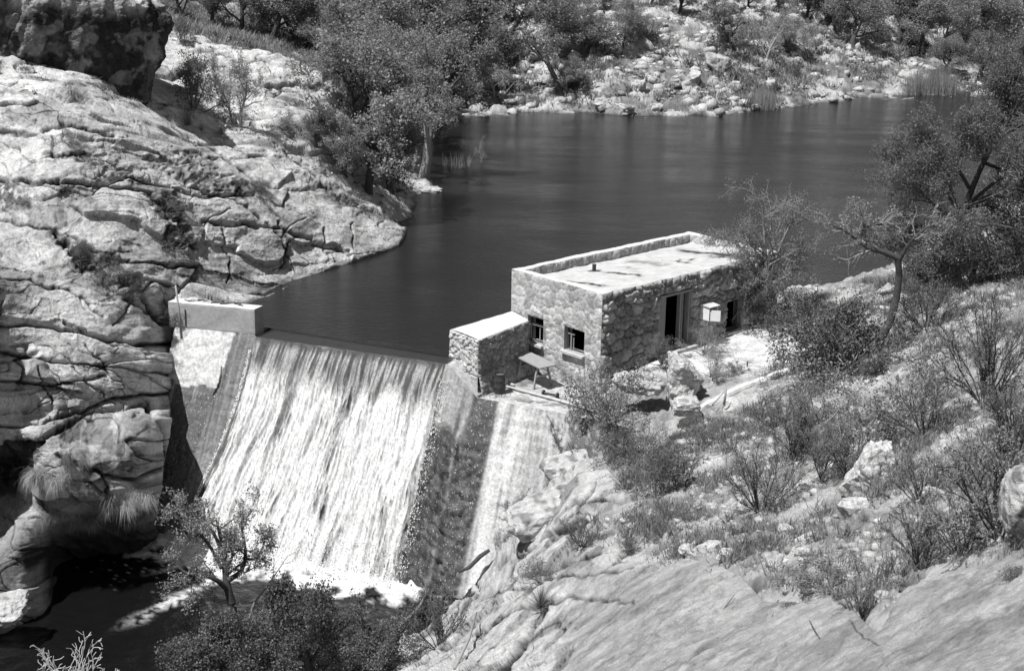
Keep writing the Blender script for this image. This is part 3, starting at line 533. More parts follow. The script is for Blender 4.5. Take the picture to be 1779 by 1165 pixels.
# lateral spread towards the foot on the left
WP = WP-LIP*(ss(HH, 1.5, 7.5)*1.0*(1-(SS-sL)/(sR-sL)))[..., None]
white = ss(HH, -.05, .35)*.45+ss(HH+.6*pn(SS*.8, SS*0, 37)+.25*pn(SS*3, SS*0, 38), .7, 1.9)*.7
hol = ss(wv+.5*wf+.35*wg_, .15-.95, .55-.95+.5)
gap = ss(fbm(SS*1.3+.18*HH, HH*.16, 39, 3)+.3*wf, .25, .6)
dn1 = ss(HH, .5, 1.6+.3*wb_)
dens = white*(1-.55*ss(-wf-.5*wv, -.1, .45)*(1-dn1))-dn1*(.60*ss(wb_*1.1+.5*wv+.5*wf, .25, .75)+.5*ss(wf+.6*wg_, .35, .8)*ss(wb_+wv*.5, -.3, .3)+.25*ss(-wv, .1, .7))+.2*ss(HH-6.2, 0, 1)
dens = dens-(1-dn1)*ss(HH, 0, .1)*.38*ss(fr_g, -.1, .35)-.14*ss(fbm(sw*2.2, HH*.5, 27, 4), 0, .5)*dn1
dens = np.clip(dens, 0, 1)
ed = np.minimum(SS-sL, sR+.1-SS); dens *= ss(ed+(.08+.035*np.maximum(HH, 0))*(wf+.8*wv+.4*wg_), -.02, .12+.03*np.maximum(HH, 0))
m, t, p = newmat('falling_water')
a = N(t, 'ShaderNodeAttribute', attribute_name='tone')
fn = noise_(t, 15, 5, .75, (1, 1, .26), lo=.45, hi=1.35, fmin=.32, fmax=.62)
fac = math_(t, 'MULTIPLY', a.outputs['Fac'], fn); fac = math_(t, 'MINIMUM', fac, 1.)
dark = t.nodes.new('ShaderNodeBsdfPrincipled'); dark.inputs['Base Color'].default_value = (.035, .035, .035, 1); dark.inputs['Roughness'].default_value = .12; dark.inputs['Alpha'].default_value = .55
grey(t, noise_(t, 18, 6, .8, (1, 1, .26), lo=.44, hi=.84, fmin=.33, fmax=.62), p.inputs['Base Color']); p.inputs['Roughness'].default_value = .6
mx = t.nodes.new('ShaderNodeMixShader'); t.links.new(fac, mx.inputs[0]); t.links.new(dark.outputs[0], mx.inputs[1]); t.links.new(p.outputs[0], mx.inputs[2])
t.links.new(mx.outputs[0], t.nodes['Material Output'].inputs[0])
b = N(t, 'ShaderNodeBump', Strength=.5, Distance=.05); t.links.new(noise_(t, 9, 5, .7, (1.3, 1.3, .25)), b.inputs['Height'])
t.links.new(b.outputs[0], p.inputs['Normal']); t.links.new(b.outputs[0], dark.inputs['Normal']); MFALL = m
tag(obj('waterfall', mesh('waterfall', WP, gridf(*SS.shape), {'tone': dens}, smooth=True), MFALL), kind='structure')
# pool with foam at the foot
px, py = np.meshgrid(np.arange(-34, 3, .12), np.arange(26, 54, .12))
toeA = face(np.array(sL), np.array(7.))-LIP*.9; toeB = face(np.array(sR), np.array(7.))
ex = toeB-toeA; tt = np.clip(((px-toeA[0])*ex[0]+(py-toeA[1])*ex[1])/(ex[0]**2+ex[1]**2), -.05, 1.02)
dd = np.hypot(px-toeA[0]-ex[0]*tt, py-toeA[1]-ex[1]*tt)
fo = ss(1.7-dd-.5*tt+.9*fbm(px*1.2, py*1.2, 41, 4), 0, .5)
def streaky(u0, v0, u1, v1, wdt, seed):
    a_, b_ = Gz(u0, v0, -7), Gz(u1, v1, -7); e = b_-a_; L2 = e[0]**2+e[1]**2; tq = ((px-a_[0])*e[0]+(py-a_[1])*e[1])/L2
    dq = np.abs((px-a_[0])*e[1]-(py-a_[1])*e[0])/math.sqrt(L2)+.25*pn(px*.9, py*.9, seed)
    return np.clip(1-ss(np.abs(dq), wdt*.2, wdt), 0, 1)*ss(tq, -.05, .1)*(1-ss(tq, .5, 1.1))*ss(fbm(px*3.5, py*3.5, seed+3, 3), -.45, .25)
fo = np.maximum(fo, np.maximum(.9*streaky(420, 980, 200, 1095, .45, 43), .7*streaky(400, 965, 235, 1000, .22, 47)))
fo = np.maximum(fo, .8*streaky(430, 1000, 270, 1040, .3, 51)); fo = np.maximum(fo, .5*ss(fbm(px*5, py*5, 49, 2), .62, .8)*ss(4.5-dd, 0, 2))
pz = -7+.035*fbm(px*1.6, py*1.6, 45, 3)+.34*ss(1.5-dd, 0, 1.3)*(.6+.6*np.abs(fbm(px*2.5, py*2.5, 44, 3)))+.02*fo
m, t, p = newmat('pool_water'); a = N(t, 'ShaderNodeAttribute', attribute_name='tone')
fac = math_(t, 'MINIMUM', math_(t, 'MULTIPLY', a.outputs['Fac'], noise_(t, 7, 4, .7, lo=.5, hi=1.4)), 1.)
c1 = t.nodes.new('ShaderNodeMix'); c1.data_type = 'FLOAT'; t.links.new(math_(t, 'MULTIPLY', fac, noise_(t, 5, 6, .8, lo=.55, hi=1.)), c1.inputs[0]); c1.inputs[2].default_value = .006; c1.inputs[3].default_value = .8; grey(t, c1.outputs[0], p.inputs['Base Color'])
c2 = t.nodes.new('ShaderNodeMix'); c2.data_type = 'FLOAT'; t.links.new(fac, c2.inputs[0]); c2.inputs[2].default_value = .06; c2.inputs[3].default_value = .7; t.links.new(c2.outputs[0], p.inputs['Roughness'])
b = N(t, 'ShaderNodeBump', Strength=.4, Distance=.05); t.links.new(noise_(t, 3, 4, .6), b.inputs['Height']); t.links.new(b.outputs[0], p.inputs['Normal'])
tag(obj('pool', mesh('pool', np.stack([px, py, pz], -1), gridf(*px.shape)[:, ::-1], {'tone': fo}, smooth=True), m), kind='structure')

rs = np.random.RandomState(3); n = 5200
q = rs.rand(n); foot = rs.rand(n) < .7
ds_ = np.where(foot, rs.uniform(sL, sR, n), np.where(rs.rand(n) < .5, sL-rs.rand(n)*.12, sR+rs.rand(n)**2*.35)); dh_ = np.where(foot, 7-rs.rand(n)**2.2*1.3, rs.uniform(.5, 7, n))
c = face(ds_, dh_, .12+rs.rand(n)**2*np.where(foot, .9, .18))-LIP*(ss(dh_, 1.5, 7.5)*1.0*(1-np.clip((ds_-sL)/(sR-sL), 0, 1)))[:, None]; sz = rs.uniform(.008, .028, n)[:, None, None]
tv = np.array([(1, 1, 1), (1, -1, -1), (-1, 1, -1), (-1, -1, 1)])*.6; V_ = c[:, None]+tv[None]*sz*np.array([1, 1, 1.8]); fi = np.array([(0, 1, 2), (0, 3, 1), (0, 2, 3), (1, 3, 2)])
m, t, p = newmat('spray_drops'); p.inputs['Base Color'].default_value = (.85, .85, .85, 1)
tag(obj('spray', mesh('spray', V_.reshape(-1, 3), (fi[None]+(np.arange(n)*4)[:, None, None]).reshape(-1, 3)), m), kind='stuff')
# ---------------------------------------------------------------- rocks
def n3(p, s, k=1., o=3):
    x, y, z = p[..., 0]*k, p[..., 1]*k, p[..., 2]*k
    return (fbm(x+.3*z, y-.2*z, s, o)+fbm(y+.3*x, z, s+40, o)+fbm(z-.2*y, x, s+80, o))/1.8
def rock_mesh(name, seed, radii, boxy=3., amp=.22, res=22, tone=.48, cuts=5, dark=.25, k=1.3, taper=0, top=None, rib=0):
    rs = np.random.RandomState(seed); V = []; Fc = []; n0 = 0
    a = np.linspace(-1, 1, res)
    U_, W_ = np.meshgrid(a, a)
    for ax in range(3):
        for sg in (-1, 1):
            p = np.zeros((res, res, 3)); p[..., ax] = sg; p[..., (ax+1) % 3] = U_; p[..., (ax+2) % 3] = W_*sg
            V.append(p.reshape(-1, 3)); Fc.append(gridf(res, res)[:, ::-1]+n0); n0 += res*res
    V = np.concatenate(V); Fc = np.concatenate(Fc)
    q = V/((np.abs(V)**boxy).sum(1)**(1/boxy))[:, None]
    for i in range(cuts):
        n = rs.normal(size=3); n /= np.linalg.norm(n); d = rs.uniform(.55, .85); e = np.maximum(q@n-d, 0); q = q-n*e[:, None]*.92
    if taper: q[:, :2] *= (1+taper*q[:, 2])[:, None]
    z0_ = q[:, 2].copy(); r = np.array(radii); off = seed*3.7
    q = q*(1+amp*n3(q+off, seed, k, 3)[:, None])
    w_ = q*r; sc = 1/np.cbrt(r.prod())
    rd = 1-2*np.abs(n3(w_*sc+off+9, seed+5, 2.2, 3)); q = q*(1+amp*.35*rd[:, None])
    w_ = q*r
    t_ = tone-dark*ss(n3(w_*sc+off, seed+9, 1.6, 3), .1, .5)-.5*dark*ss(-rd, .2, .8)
    if rib:
        rb = fbm(w_[:, 0]*.9+.4*w_[:, 1], w_[:, 2]*.3, seed+3, 6)+.4*ridge(w_[:, 0]*1.3, w_[:, 2]*1.1+w_[:, 1], seed+6, 5)-.3; w_ = w_+q/np.linalg.norm(q, axis=1)[:, None]*(rib*rb)[:, None]; t_ = t_-.06*ss(rb, .0, .5)+.15*ss(fbm(w_[:, 0]*.8, w_[:, 2]*.6, seed+4, 6), .15, .35)-.05*ss(fbm(w_[:, 0]*2.8, w_[:, 2]*2.1, seed+14, 5), .1, .3)
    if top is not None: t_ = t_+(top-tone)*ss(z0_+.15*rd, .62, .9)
    me = mesh(name, w_, Fc, {'tone': np.clip(t_, .03, .62)}, smooth=True); return me
def rock(name, label, loc, radii, seed=1, cat='rock', rot=(0, 0, 0), group=None, **k):
    o = obj(name, rock_mesh(name, seed, radii, **k), M_ROCK); o.location = tuple(map(float, loc)); o.rotation_euler = rot
    return tag(o, label, cat, group)
rock('overhanging_boulder', 'huge dark overhanging boulder shading the rock slope at the upper left', Gd(42, 86, 69), (5.4, 2.7, 3.1), 4, 'boulder', (0, math.radians(8), math.radians(24)), boxy=10, amp=.05, res=200, tone=.11, dark=.07, cuts=0, k=2.2, taper=.07, top=.4, rib=.28)  # faces dark from varnish and painted shade, top painted sunlit pale
rock('shore_boulder', 'low white boulder at the edge of the dark pool, lower left corner', Gd(5, 1052, 45), (.85, .7, .45), 10, 'boulder', amp=.2, res=30, tone=.5)
rock('pale_boulder', 'large pale boulder standing in the grass of the right slope', Gd(1510, 828, 33.3), (.62, .5, .75), 11, 'boulder', (0, 0, .4), amp=.28, res=46, tone=.55, dark=.12)
rock('rock', 'smooth pale stone lying just below the large pale boulder', P(1490, 893)+UP*.1, (.42, .3, .24), 12, amp=.15, res=24, tone=.55)
rock('rock_outcrop', 'jagged rock outcrop in front of the house door', P(1188, 668)+UP*.05, (.85, .7, 1.05), 13, 'rock outcrop', (0, .1, .5), amp=.24, res=60, tone=.5, dark=.2, k=1.1)
rock('rock', 'rounded white rock at the foot of the outcrop before the house', P(1195, 712)+UP*.1, (.5, .4, .35), 14, amp=.15, res=24, tone=.56)
rock('rock', 'broken pale rock heap against the shaded house wall', P(1110, 668)+UP*.1, (.8, .5, .38), 15, amp=.25, res=40, tone=.5, k=1.2)
rock('rock', 'cracked pale block below the terrace, beside the dam', Gd(985, 815, 46.3), (.75, .5, .4), 16, rot=(.3, -.3, .2), amp=.2, res=30, boxy=5)
rock('rock', 'slanting pale slab above the dam foot', P(950, 895)+UP*.15, (1.2, .7, .42), 17, rot=(.25, -.35, .3), amp=.15, res=36, boxy=4)
rock('rock', 'square block wedged under the dead roots beside the dam', P(880, 935)+UP*.1, (.45, .4, .55), 18, rot=(.1, -.2, .1), amp=.12, res=26, boxy=6)
rock('rock', 'pale boulder top at the right edge of the picture', Gd(1788, 880, 21.5), (.36, .4, .62), 19, amp=.15, res=36, tone=.42)
rock('rock', 'triangular pale stone in the grass above the foreground slab', P(1365, 925)+UP*.05, (.24, .2, .15), 20, amp=.2, res=22, tone=.52)
rock('rock', 'long tilted stone right of the triangular one', P(1402, 938)+UP*.04, (.26, .12, .1), 21, rot=(0, -.3, .3), amp=.2, res=22, tone=.55)
rock('rock', 'oblong white stone in the row along the slab edge', P(1227, 955)+UP*.05, (.34, .18, .13), 22, rot=(0, -.15, .2), amp=.2, res=22, tone=.55)
rock('rock', 'small round white stone left of the oblong white one', P(1192, 958)+UP*.05, (.17, .14, .12), 23, amp=.2, res=18, tone=.55)
rock('rock', 'pale stone right of the oblong white one on the slab edge', P(1262, 967)+UP*.05, (.22, .15, .12), 24, amp=.2, res=18, tone=.55)
rock('rock', 'grey stone leaning on the bank above the dark crevice', P(1480, 958)+UP*.04, (.32, .16, .12), 25, amp=.2, res=22, tone=.4)
rock('rock', 'rounded pale stone at the right end of the dark crevice', P(1563, 993)+UP*.03, (.16, .14, .17), 26, amp=.15, res=22, tone=.5)
rock('rock', 'pale stone half buried under the branching shrub at right', P(1625, 868)+UP*.05, (.27, .2, .2), 27, amp=.2, res=22, tone=.48)
rock('rock', 'pale stone beside the fan shrub, in the middle of the slope', P(1262, 895)+UP*.03, (.16, .13, .12), 28, amp=.2, res=18, tone=.52)
rock('rock', 'white rock standing at the waterline beneath the leaning pale trunk', P(722, 300)+UP*.5, (.75, .7, 1.3), 29, amp=.25, res=30, tone=.45)
rock('rock', 'low flat rock in the water at the foot of the pale trunk', Gz(743, 330, .05), (.75, .5, .18), 30, amp=.2, res=22, tone=.45)
for i, (u, v, a, b_, c, lb) in enumerate([
    (1250, 120, 1.0, .8, 1.0, 'tall white boulder on the far bank, below the dark bush'), (1205, 143, 1.0, .7, .7, 'split white boulder on the far bank, left of the tall one'),
    (1170, 150, .7, .6, .6, 'pale block on the far bank left of the split boulder'), (1045, 186, .8, .5, .35, 'flat white rock at the left end of the rocky far shore'),
    (1085, 192, .9, .5, .4, 'flat pale rock at the far waterline, second from the left'), (1230, 185, .4, .3, .5, 'small pointed white rock at the far waterline'),
    (1610, 128, .9, .7, .7, 'rounded pale boulder above the reeds at the far right shore'), (1575, 135, .8, .6, .5, 'lower pale boulder left of the rounded one by the reeds'),
    (935, 100, 1.2, .8, .8, 'white rock beside the big dark trunk on the far bank'), (1110, 155, .8, .6, .6, 'grey white rock on the left part of the far bank'),
    (1275, 155, .7, .5, .5, 'pale rock just right of the tall white boulder'), (1480, 108, .4, .3, .3, 'small white rock high on the right part of the far bank'),
    (1140, 190, .5, .4, .35, 'dark edged rock at the far waterline, under the split boulder'), (1340, 150, .6, .5, .4, 'pale rock amid brush on the far bank, above the tall reeds')]):
    rock('shore_rock', lb, P(u, v)+UP*c*.35, (a, b_, c), 40+i, 'rock', (0, 0, i*1.3), 'rocks on the far bank', amp=.2, res=20, tone=.5, dark=.2, k=1.2, boxy=5, cuts=9)

# ---------------------------------------------------------------- masonry panels
def lin(a, b_, st, extra=()):
    x = np.linspace(a, b_, max(2, int(round((b_-a)/st))+1)); return np.unique(np.round(np.r_[x, [e for e in extra if a < e < b_]], 4))
def panel(O, t, w_, n, u0, u1, v0, v1, st=.04, holes=(), cell=.34, amp=.045, tone=.42, var=.18, seed=1, mort=.06, mt=0, edge=.05):
    """returns V, F, tone of a rubble wall face on O + u*t + v*w, bulging along n"""
    us = lin(u0, u1, st, [h[0] for h in holes]+[h[1] for h in holes]); vs = lin(v0, v1, st, [h[2] for h in holes]+[h[3] for h in holes])
    A_, B_ = np.meshgrid(us, vs, indexing='ij')
    x = A_+.10*fbm(A_*2.3+seed, B_*2.3, seed, 3); y = B_+.10*fbm(A_*2.3, B_*2.3+seed, seed+3, 3)
    f1, f2, idd = voro(x/cell/1.15+seed*7, y/cell*1.15, seed+5); sm = pn(x/cell*.5, y/cell*.5, seed+8)
    g1, g2, jd = voro(x/cell*2.1+seed*7, y/cell*2.3, seed+15)
    use = sm > .28; e = np.where(use, (g2-g1)*.6, f2-f1); idd = np.where(use, jd, idd)
    pr = ss(e, .02, .26)*(.6+.6*idd)+.25*fbm(A_*7, B_*7, seed+9, 3)
    d_ = np.minimum(np.minimum(A_-u0, u1-A_), np.minimum(B_-v0, v1-B_))
    for h in holes:
        q = np.maximum(np.maximum(h[0]-A_, A_-h[1]), np.maximum(h[2]-B_, B_-h[3])); d_ = np.minimum(d_, np.maximum(q, 0))
    pr = pr*np.clip(d_/max(edge, 1e-3), 0, 1)
    Vp = O+A_[..., None]*t+B_[..., None]*w_+(pr*amp)[..., None]*n
    tn = tone+var*(idd-.5)-mort*(1-ss(e, .0, .07))+mt*(1-ss(e, 0, .1))+.04*fbm(A_*9, B_*9, seed+11, 3)
    Fq = gridf(len(us), len(vs))
    cu = (us[:-1]+us[1:])/2; cv = (vs[:-1]+vs[1:])/2; CU, CVv = np.meshgrid(cu, cv, indexing='ij'); keep = np.ones(CU.shape, bool)
    for h in holes: keep &= ~((CU > h[0]) & (CU < h[1]) & (CVv > h[2]) & (CVv < h[3]))
    Fq = Fq[keep.ravel()]
    if np.dot(np.cross(t, w_), n) < 0: Fq = Fq[:, ::-1]
    return Vp.reshape(-1, 3), Fq, tn.ravel()
def join(name, parts, m, parent=None, wob=0):
    V = []; Fc = []; T_ = []; n0 = 0
    for v, f, t_ in parts: V.append(v); Fc.append(f+n0); T_.append(t_); n0 += len(v)
    V = np.concatenate(V)
    if wob: V[:, 2] += wob*fbm(V[:, 0]*1.1, V[:, 1]*1.1, 77, 4)*np.clip(V[:, 2]/1.5, 0, 1)
    return obj(name, mesh(name, V, np.concatenate(Fc), {'tone': np.clip(np.concatenate(T_), .02, .65)}, smooth=True), m, parent)
# ---------------------------------------------------------------- stone house
A = HA; B = A+D2*HW; Cc = A+D1*HL; Dd = B+D1*HL
house = thing('stone_house', 'small flat roofed stone house beside the dam, standing at the water', 'house')
WA = [(.93, 1.76, .08, 1.06), (2.85, 3.88, .18, 1.07)]
WB = [(3.03, 4.86, -.12, 2.06), (7.02, 7.98, -.07, 1.12)]
pk = .34
parts = [panel(A, D2, UP, -D1, 0, HW, -2.2, HT, holes=WA, seed=3, tone=.40, var=.30, amp=.026, mt=.12, mort=0),
         panel(B, D1, UP, D2, 0, HL, -1.4, HT, holes=WB, seed=5, cell=.46, amp=.13, tone=.33, var=.26, mort=.22),
         panel(A, D1, UP, -D2, 0, HL, -2.6, HT, st=.12, seed=7), panel(Cc, D2, UP, D1, 0, HW, -1.2, HT, st=.12, seed=9),
         panel(A+D2*pk, D1, UP, D2, pk, HL-pk, 2.2, HT, seed=11, cell=.3, amp=.05, tone=.36), panel(Cc-D1*pk, D2, UP, -D1, pk, HW-.02, 2.2, HT, seed=13, cell=.3, amp=.04, tone=.46),
         panel(A+D1*pk, D2, UP, D1, pk, HW-.2, 2.2, HT, st=.1, seed=15)]
join('wall', parts, M_STONE, house, wob=.028)
cp = []
for O, t, w_, a0, a1, b0, b1 in ((A, D2, D1, 0, HW, 0, pk), (A, D1, D2, pk, HL-pk, 0, pk), (Cc-D1*pk, D2, D1, 0, HW, 0, pk)):
    cp.append(panel(O+UP*(HT+.002), t, w_, UP, a0, a1, b0, b1, st=.06, tone=.56, var=.03, amp=.012, mort=0, seed=21, edge=.001))
join('parapet_cap', cp, M_CONC, house, wob=.028)
us = lin(pk-.02, HL-pk+.02, .05); vs = lin(pk-.02, HW, .05); A_, B_ = np.meshgrid(us, vs, indexing='ij')
tr_ = (B_-pk)/(HW-pk); zr = 2.30+.345*ss(tr_, .0, 1.)*1.0+.012*fbm(A_*1.2, B_*1.2, 5, 3)
zr = np.where(B_ > HW-.25, np.maximum(zr, HT-.01), zr)
tn = .47+.06*fbm(A_*2, B_*2, 7, 4)
for a0, w0, b0, b1, st_ in ((.98, .16, .5, 4.1, .5), (3.15, .12, 1.4, 4.0, .5), (5.4, .3, .6, 3.2, .25), (8.3, .24, .6, 3.8, .45), (4.3, .15, 1.2, 2.8, .2)):
    tn = tn-st_*np.exp(-((A_-a0-.16*fbm(B_*1.5, A_*0, int(a0*10), 4))/w0)**2)*ss(B_, b0, b0+.8)*(1-ss(B_, b1-.5, b1))*ss(fbm(A_*5, B_*2.5, 31, 3), -1., -.2)
tn = tn-.4*ss(fbm((A_-6.4)*2.5, B_*3.5, 35, 3)-.9*np.hypot((A_-6.4)/.8, (B_-2.9)/.7), -.35, .05)-.35*ss(.33-np.hypot(A_-3.05, B_-1.35)+.1*pn(A_*4, B_*4, 2), 0, .12)
join('roof', [((A+A_[..., None]*D1+B_[..., None]*D2+zr[..., None]*UP).reshape(-1, 3), gridf(*A_.shape)[:, ::-1], tn.ravel())], M_CONC, house, wob=.028)
vp = A+D1*3.05+D2*1.35; MB().tube([vp+UP*2.3, vp+UP*2.6], [.075, .075], 12).tube([vp+UP*2.6, vp+UP*2.615], [.085, .085], 12).build('vent_pipe', M_METAL, house)
# reveals, floor and dark room behind the openings
th_ = .42; M_REV = simple('reveal_stone', .33, .9, 9, .3, 20, .5)
def reveal(O, t, n, h):
    rv = MB(); a, b_, c, d_ = h; q = [O+t*x+UP*z for x, z in ((a, c), (b_, c), (b_, d_), (a, d_))]; n0 = len(rv.v)
    rv.v += q+[p_-n*th_ for p_ in q]
    for i in range(4): rv.f.append([n0+i, n0+(i+1) % 4, n0+4+(i+1) % 4, n0+4+i])
    rv.build('reveal', M_REV, house)
for h in WA: reveal(A, D2, -D1, h)
for h in WB: reveal(B, D1, D2, h)
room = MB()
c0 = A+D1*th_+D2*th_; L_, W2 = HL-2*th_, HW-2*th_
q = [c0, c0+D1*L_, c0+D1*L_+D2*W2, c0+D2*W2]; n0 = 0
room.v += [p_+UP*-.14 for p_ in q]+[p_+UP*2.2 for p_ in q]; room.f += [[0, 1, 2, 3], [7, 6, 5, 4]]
def holed(O, t, a1, hs):
    pts = [O+t*0, O+t*a1]; us = sorted(set([0, a1]+[x for h in hs for x in h[:2]]))
    for x0, x1 in zip(us[:-1], us[1:]):
        hh_ = [h for h in hs if h[0] <= x0 and h[1] >= x1]; zs = [(-.14, 2.2)] if not hh_ else [(-.14, hh_[0][2]), (hh_[0][3], 2.2)]
        for z0_, z1_ in zs:
            if z1_ <= z0_+.001: continue
            n0 = len(room.v); room.v += [O+t*x0+UP*z0_, O+t*x1+UP*z0_, O+t*x1+UP*z1_, O+t*x0+UP*z1_]; room.f.append([n0, n0+1, n0+2, n0+3])
holed(c0, D2, W2, [(h[0]-th_, h[1]-th_, h[2], h[3]) for h in WA]); holed(c0+D2*W2, D1, L_, [(h[0]-th_, h[1]-th_, h[2], h[3]) for h in WB])
holed(c0, D1, L_, []); holed(c0+D1*L_, D2, W2, [])
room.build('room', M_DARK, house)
def frame(name, O, t, n, h, m, wd=.07, dp=.09, inset=.1, bars=()):
    a, b_, c, d_ = h; f = MB(); ax = [t, n, UP]
    for (x0, x1, z0_, z1_) in [(a, a+wd, c, d_), (b_-wd, b_, c, d_), (a+wd, b_-wd, d_-wd, d_), (a+wd, b_-wd, c, c+wd)]+list(bars):
        f.box(O+t*(x0+x1)/2+UP*(z0_+z1_)/2-n*inset, (x1-x0, dp, z1_-z0_), ax)
    return f.build(name, m, house)
w1 = frame('window_frame', A, D2, -D1, WA[0], M_WOODD, .05, .07, .2)
MB().box(A+D2*1.36+UP*.72+D1*.2, (.72, .05, .07), [D2, D1, UP]).box(A+D2*1.62+UP*.40+D1*.2, (.04, .04, .55), [D2, D1, UP]).box(A+D2*1.40+UP*.36+D1*.2, (.03, .04, .5), [D2, D1, UP]).build('rail', M_WOODP, w1)
w2 = frame('window_frame', A, D2, -D1, WA[1], M_WOODD, .045, .07, .22)
MB().box(A+D2*3.08+UP*.5+D1*.16, (.05, .05, .62), [D2, D1, UP]).box(A+D2*3.2+UP*.42+D1*.16, (.03, .03, .5), [D2, D1, UP]).box(A+D2*3.08+UP*.80+D1*.15, (.34, .05, .05), [D2, D1, UP]).build('post', M_WOOD, w2)
for h, nm in ((WA[0], 1), (WA[1], 2)):
    MB().box(A+D2*(h[0]+h[1])/2+UP*(h[2]-.045)-D1*.03, (h[1]-h[0]+.12, .3, .085), [D2, D1, UP]).build('sill', M_WOODP, house)
df = MB(); a, b_, c, d_ = WB[0]
for x0, x1, dd_, ins in ((a, a+.42, .10, .06), (b_-.50, b_-.42, .16, .18), (b_-.30, b_-.22, .12, .24), (b_-.10, b_-.02, .2, .12)):
    df.box(B+D1*(x0+x1)/2+UP*(c+d_)/2-D2*ins, (x1-x0, dd_, d_-c-.02), [D1, D2, UP])
df.box(B+D1*(a+b_)/2+UP*(d_-.05)-D2*.02, (b_-a, .22, .08), [D1, D2, UP]); df.build('door_frame', simple('faded_wood', .26, .8, 6, .3, 15, .4, (6, 6, 1)), house)
MB().box(B+D1*(a+b_)/2+UP*(c-.04)+D2*.1, (b_-a+.2, .6, .1), [D1, D2, UP]).build('door_step', M_CONC if 0 else simple('step', .42, .9), house)
MB().box(B+D1*7.5+UP*-.12+D2*.06, (1.15, .34, .1), [D1, D2, UP]).build('sill', simple('sill_stone', .45, .9), house)
w3 = frame('window_frame', B, D1, D2, WB[1], M_WOODD, .06, .08, .25)
# cabinet hung on the wall
cab = thing('wall_cabinet', 'small white wooden cabinet with its door hanging open on the house wall', 'cabinet', B+D1*5.37+UP*.78)
cx_ = MB(); ax = [D1, D2, UP]
cx_.box(D1*.01+D2*.25+UP*.27, (.025, .5, .54), ax).box(D1*.50+D2*.25+UP*.27, (.025, .5, .54), ax).box(D1*.255+D2*.25+UP*.012, (.46, .5, .025), ax).box(D1*.255+D2*.012+UP*.27, (.46, .025, .49), ax).box(D1*.255+D2*.26+UP*.30, (.46, .44, .02), ax)
cx_.build('case', M_WHITE, cab)
MB().box(D1*.255+D2*.27+UP*.56, (.60, .60, .03), [D1, D2*.995+UP*-.1, UP]).build('lid', simple('grey_paint', .5, .7), cab)
e1 = np.array([.98, -.2, 0]); MB().box(D1*.02+D2*.53+e1*.2+UP*.22, (.38, .02, .42), [e1, np.array([.2, .98, 0]), UP]).build('cabinet_door', M_WHITE, cab)
# retaining wall from the house to the end of the spillway
rw = thing('retaining_wall', 'thick stone wall with a smooth white cap between the spillway and the house', 'wall')
q0, q1 = Gz(782,572,1.), Gz(831,591,1.); q2, q3 = Gz(917,557,1.), A+D1*-.0+UP*1.
ee = q1-q0; el = np.linalg.norm(ee); ee = ee/el; l1 = q2-q1; l1l = np.linalg.norm(l1); l1 = l1/l1l; nr = np.cross(l1, UP); nr /= np.linalg.norm(nr)
ne = np.cross(ee, UP); ne /= np.linalg.norm(ne); 
if ne@np.array([0, -1, 0]) < 0: ne = -ne
if nr@D2 < 0: nr = -nr
z_ = lambda p_: np.array([p_[0], p_[1], 0])
l0 = q3-q0; l0l = np.linalg.norm(l0); l0 = l0/l0l
parts = [panel(z_(q0), ee, UP, ne, 0, el, -.35, 1., st=.03, seed=31, cell=.26, tone=.50, amp=.07, mort=.18, edge=.03),
         panel(z_(q0)+ne*.03, ee, UP, ne, -.02, el+.02, -1.3, -.35, st=.04, seed=33, cell=.5, tone=.42, var=.06, amp=.03, mort=0, edge=.001),
         panel(z_(q1), l1, UP, nr, 0, l1l+.1, -.4, 1., st=.03, seed=35, cell=.28, tone=.26, amp=.07, mort=.1, edge=.03),
         panel(z_(q1)+nr*.30-UP*1.6, l1, (UP*1.25-nr*.26)/np.linalg.norm(UP*1.25-nr*.26), nr, 0, l1l+.3, 0, 1.28, st=.035, seed=37, cell=.33, tone=.36, amp=.07, mort=.1, edge=.001),
         panel(z_(q0), l0, UP, -D2, 0, l0l, -1.5, 1., st=.1, seed=39)]
join('wall', parts, M_STONE, rw)
a_ = np.linspace(0, 1, 60)[:, None, None]; b__ = np.linspace(-.0, 1., 24)[None, :, None]
e0 = q0+(q3-q0)*a_; e1_ = q1+(q2-q1)*a_; cpv = e0+(e1_-e0)*b__; bb = np.broadcast_to(b__[..., 0], cpv.shape[:2])
cpv = cpv+UP*(.07*np.sqrt(np.clip(1-(2*bb-1)**4, 0, 1))-.03+.012*fbm(cpv[..., 0]*2, cpv[..., 1]*2, 3, 3))[..., None]+(nr*.05*(bb-.5)[..., None])
join('cap', [(cpv.reshape(-1, 3), gridf(60, 24), np.full(60*24, .6))], M_CONC, rw)
# left wing wall
lw = thing('wing_wall', 'smooth concrete wing wall standing on the left end of the dam', 'wall')
a_, b_ = TOP[0]+DN*-.02, TOP[1]+DN*-.02; t_ = (b_-a_); ln = np.linalg.norm(t_[:2]); t_ = np.array([t_[0], t_[1], 0])/np.hypot(t_[0], t_[1])
pw = [panel(z_(a_), t_, UP, DN, -.3, ln, -.02, .98, st=.05, seed=51, cell=2.5, tone=.38, var=.04, amp=.014, mort=0), panel(z_(b_), -DN, UP, t_, 0, .6, -.3, .98, st=.05, seed=53, cell=2, tone=.33, var=.02, amp=.01, mort=0),
      panel(z_(a_)+UP*.98, t_, -DN, UP, -.3, ln, 0, .6, st=.05, seed=55, cell=1, tone=.6, var=.03, amp=.03, mort=0), panel(z_(a_)-DN*.6, t_, UP, -DN, -.3, ln, -1, .98, st=.1, seed=57, cell=2, tone=.36, var=.02, amp=.01)]
join('wall', pw, M_CONC, lw)
pp = z_(a_)+t_*.42+DN*.04; MB().tube([pp+UP*.1, pp+UP*.75], .02, 6).build('rod', M_METAL, lw)
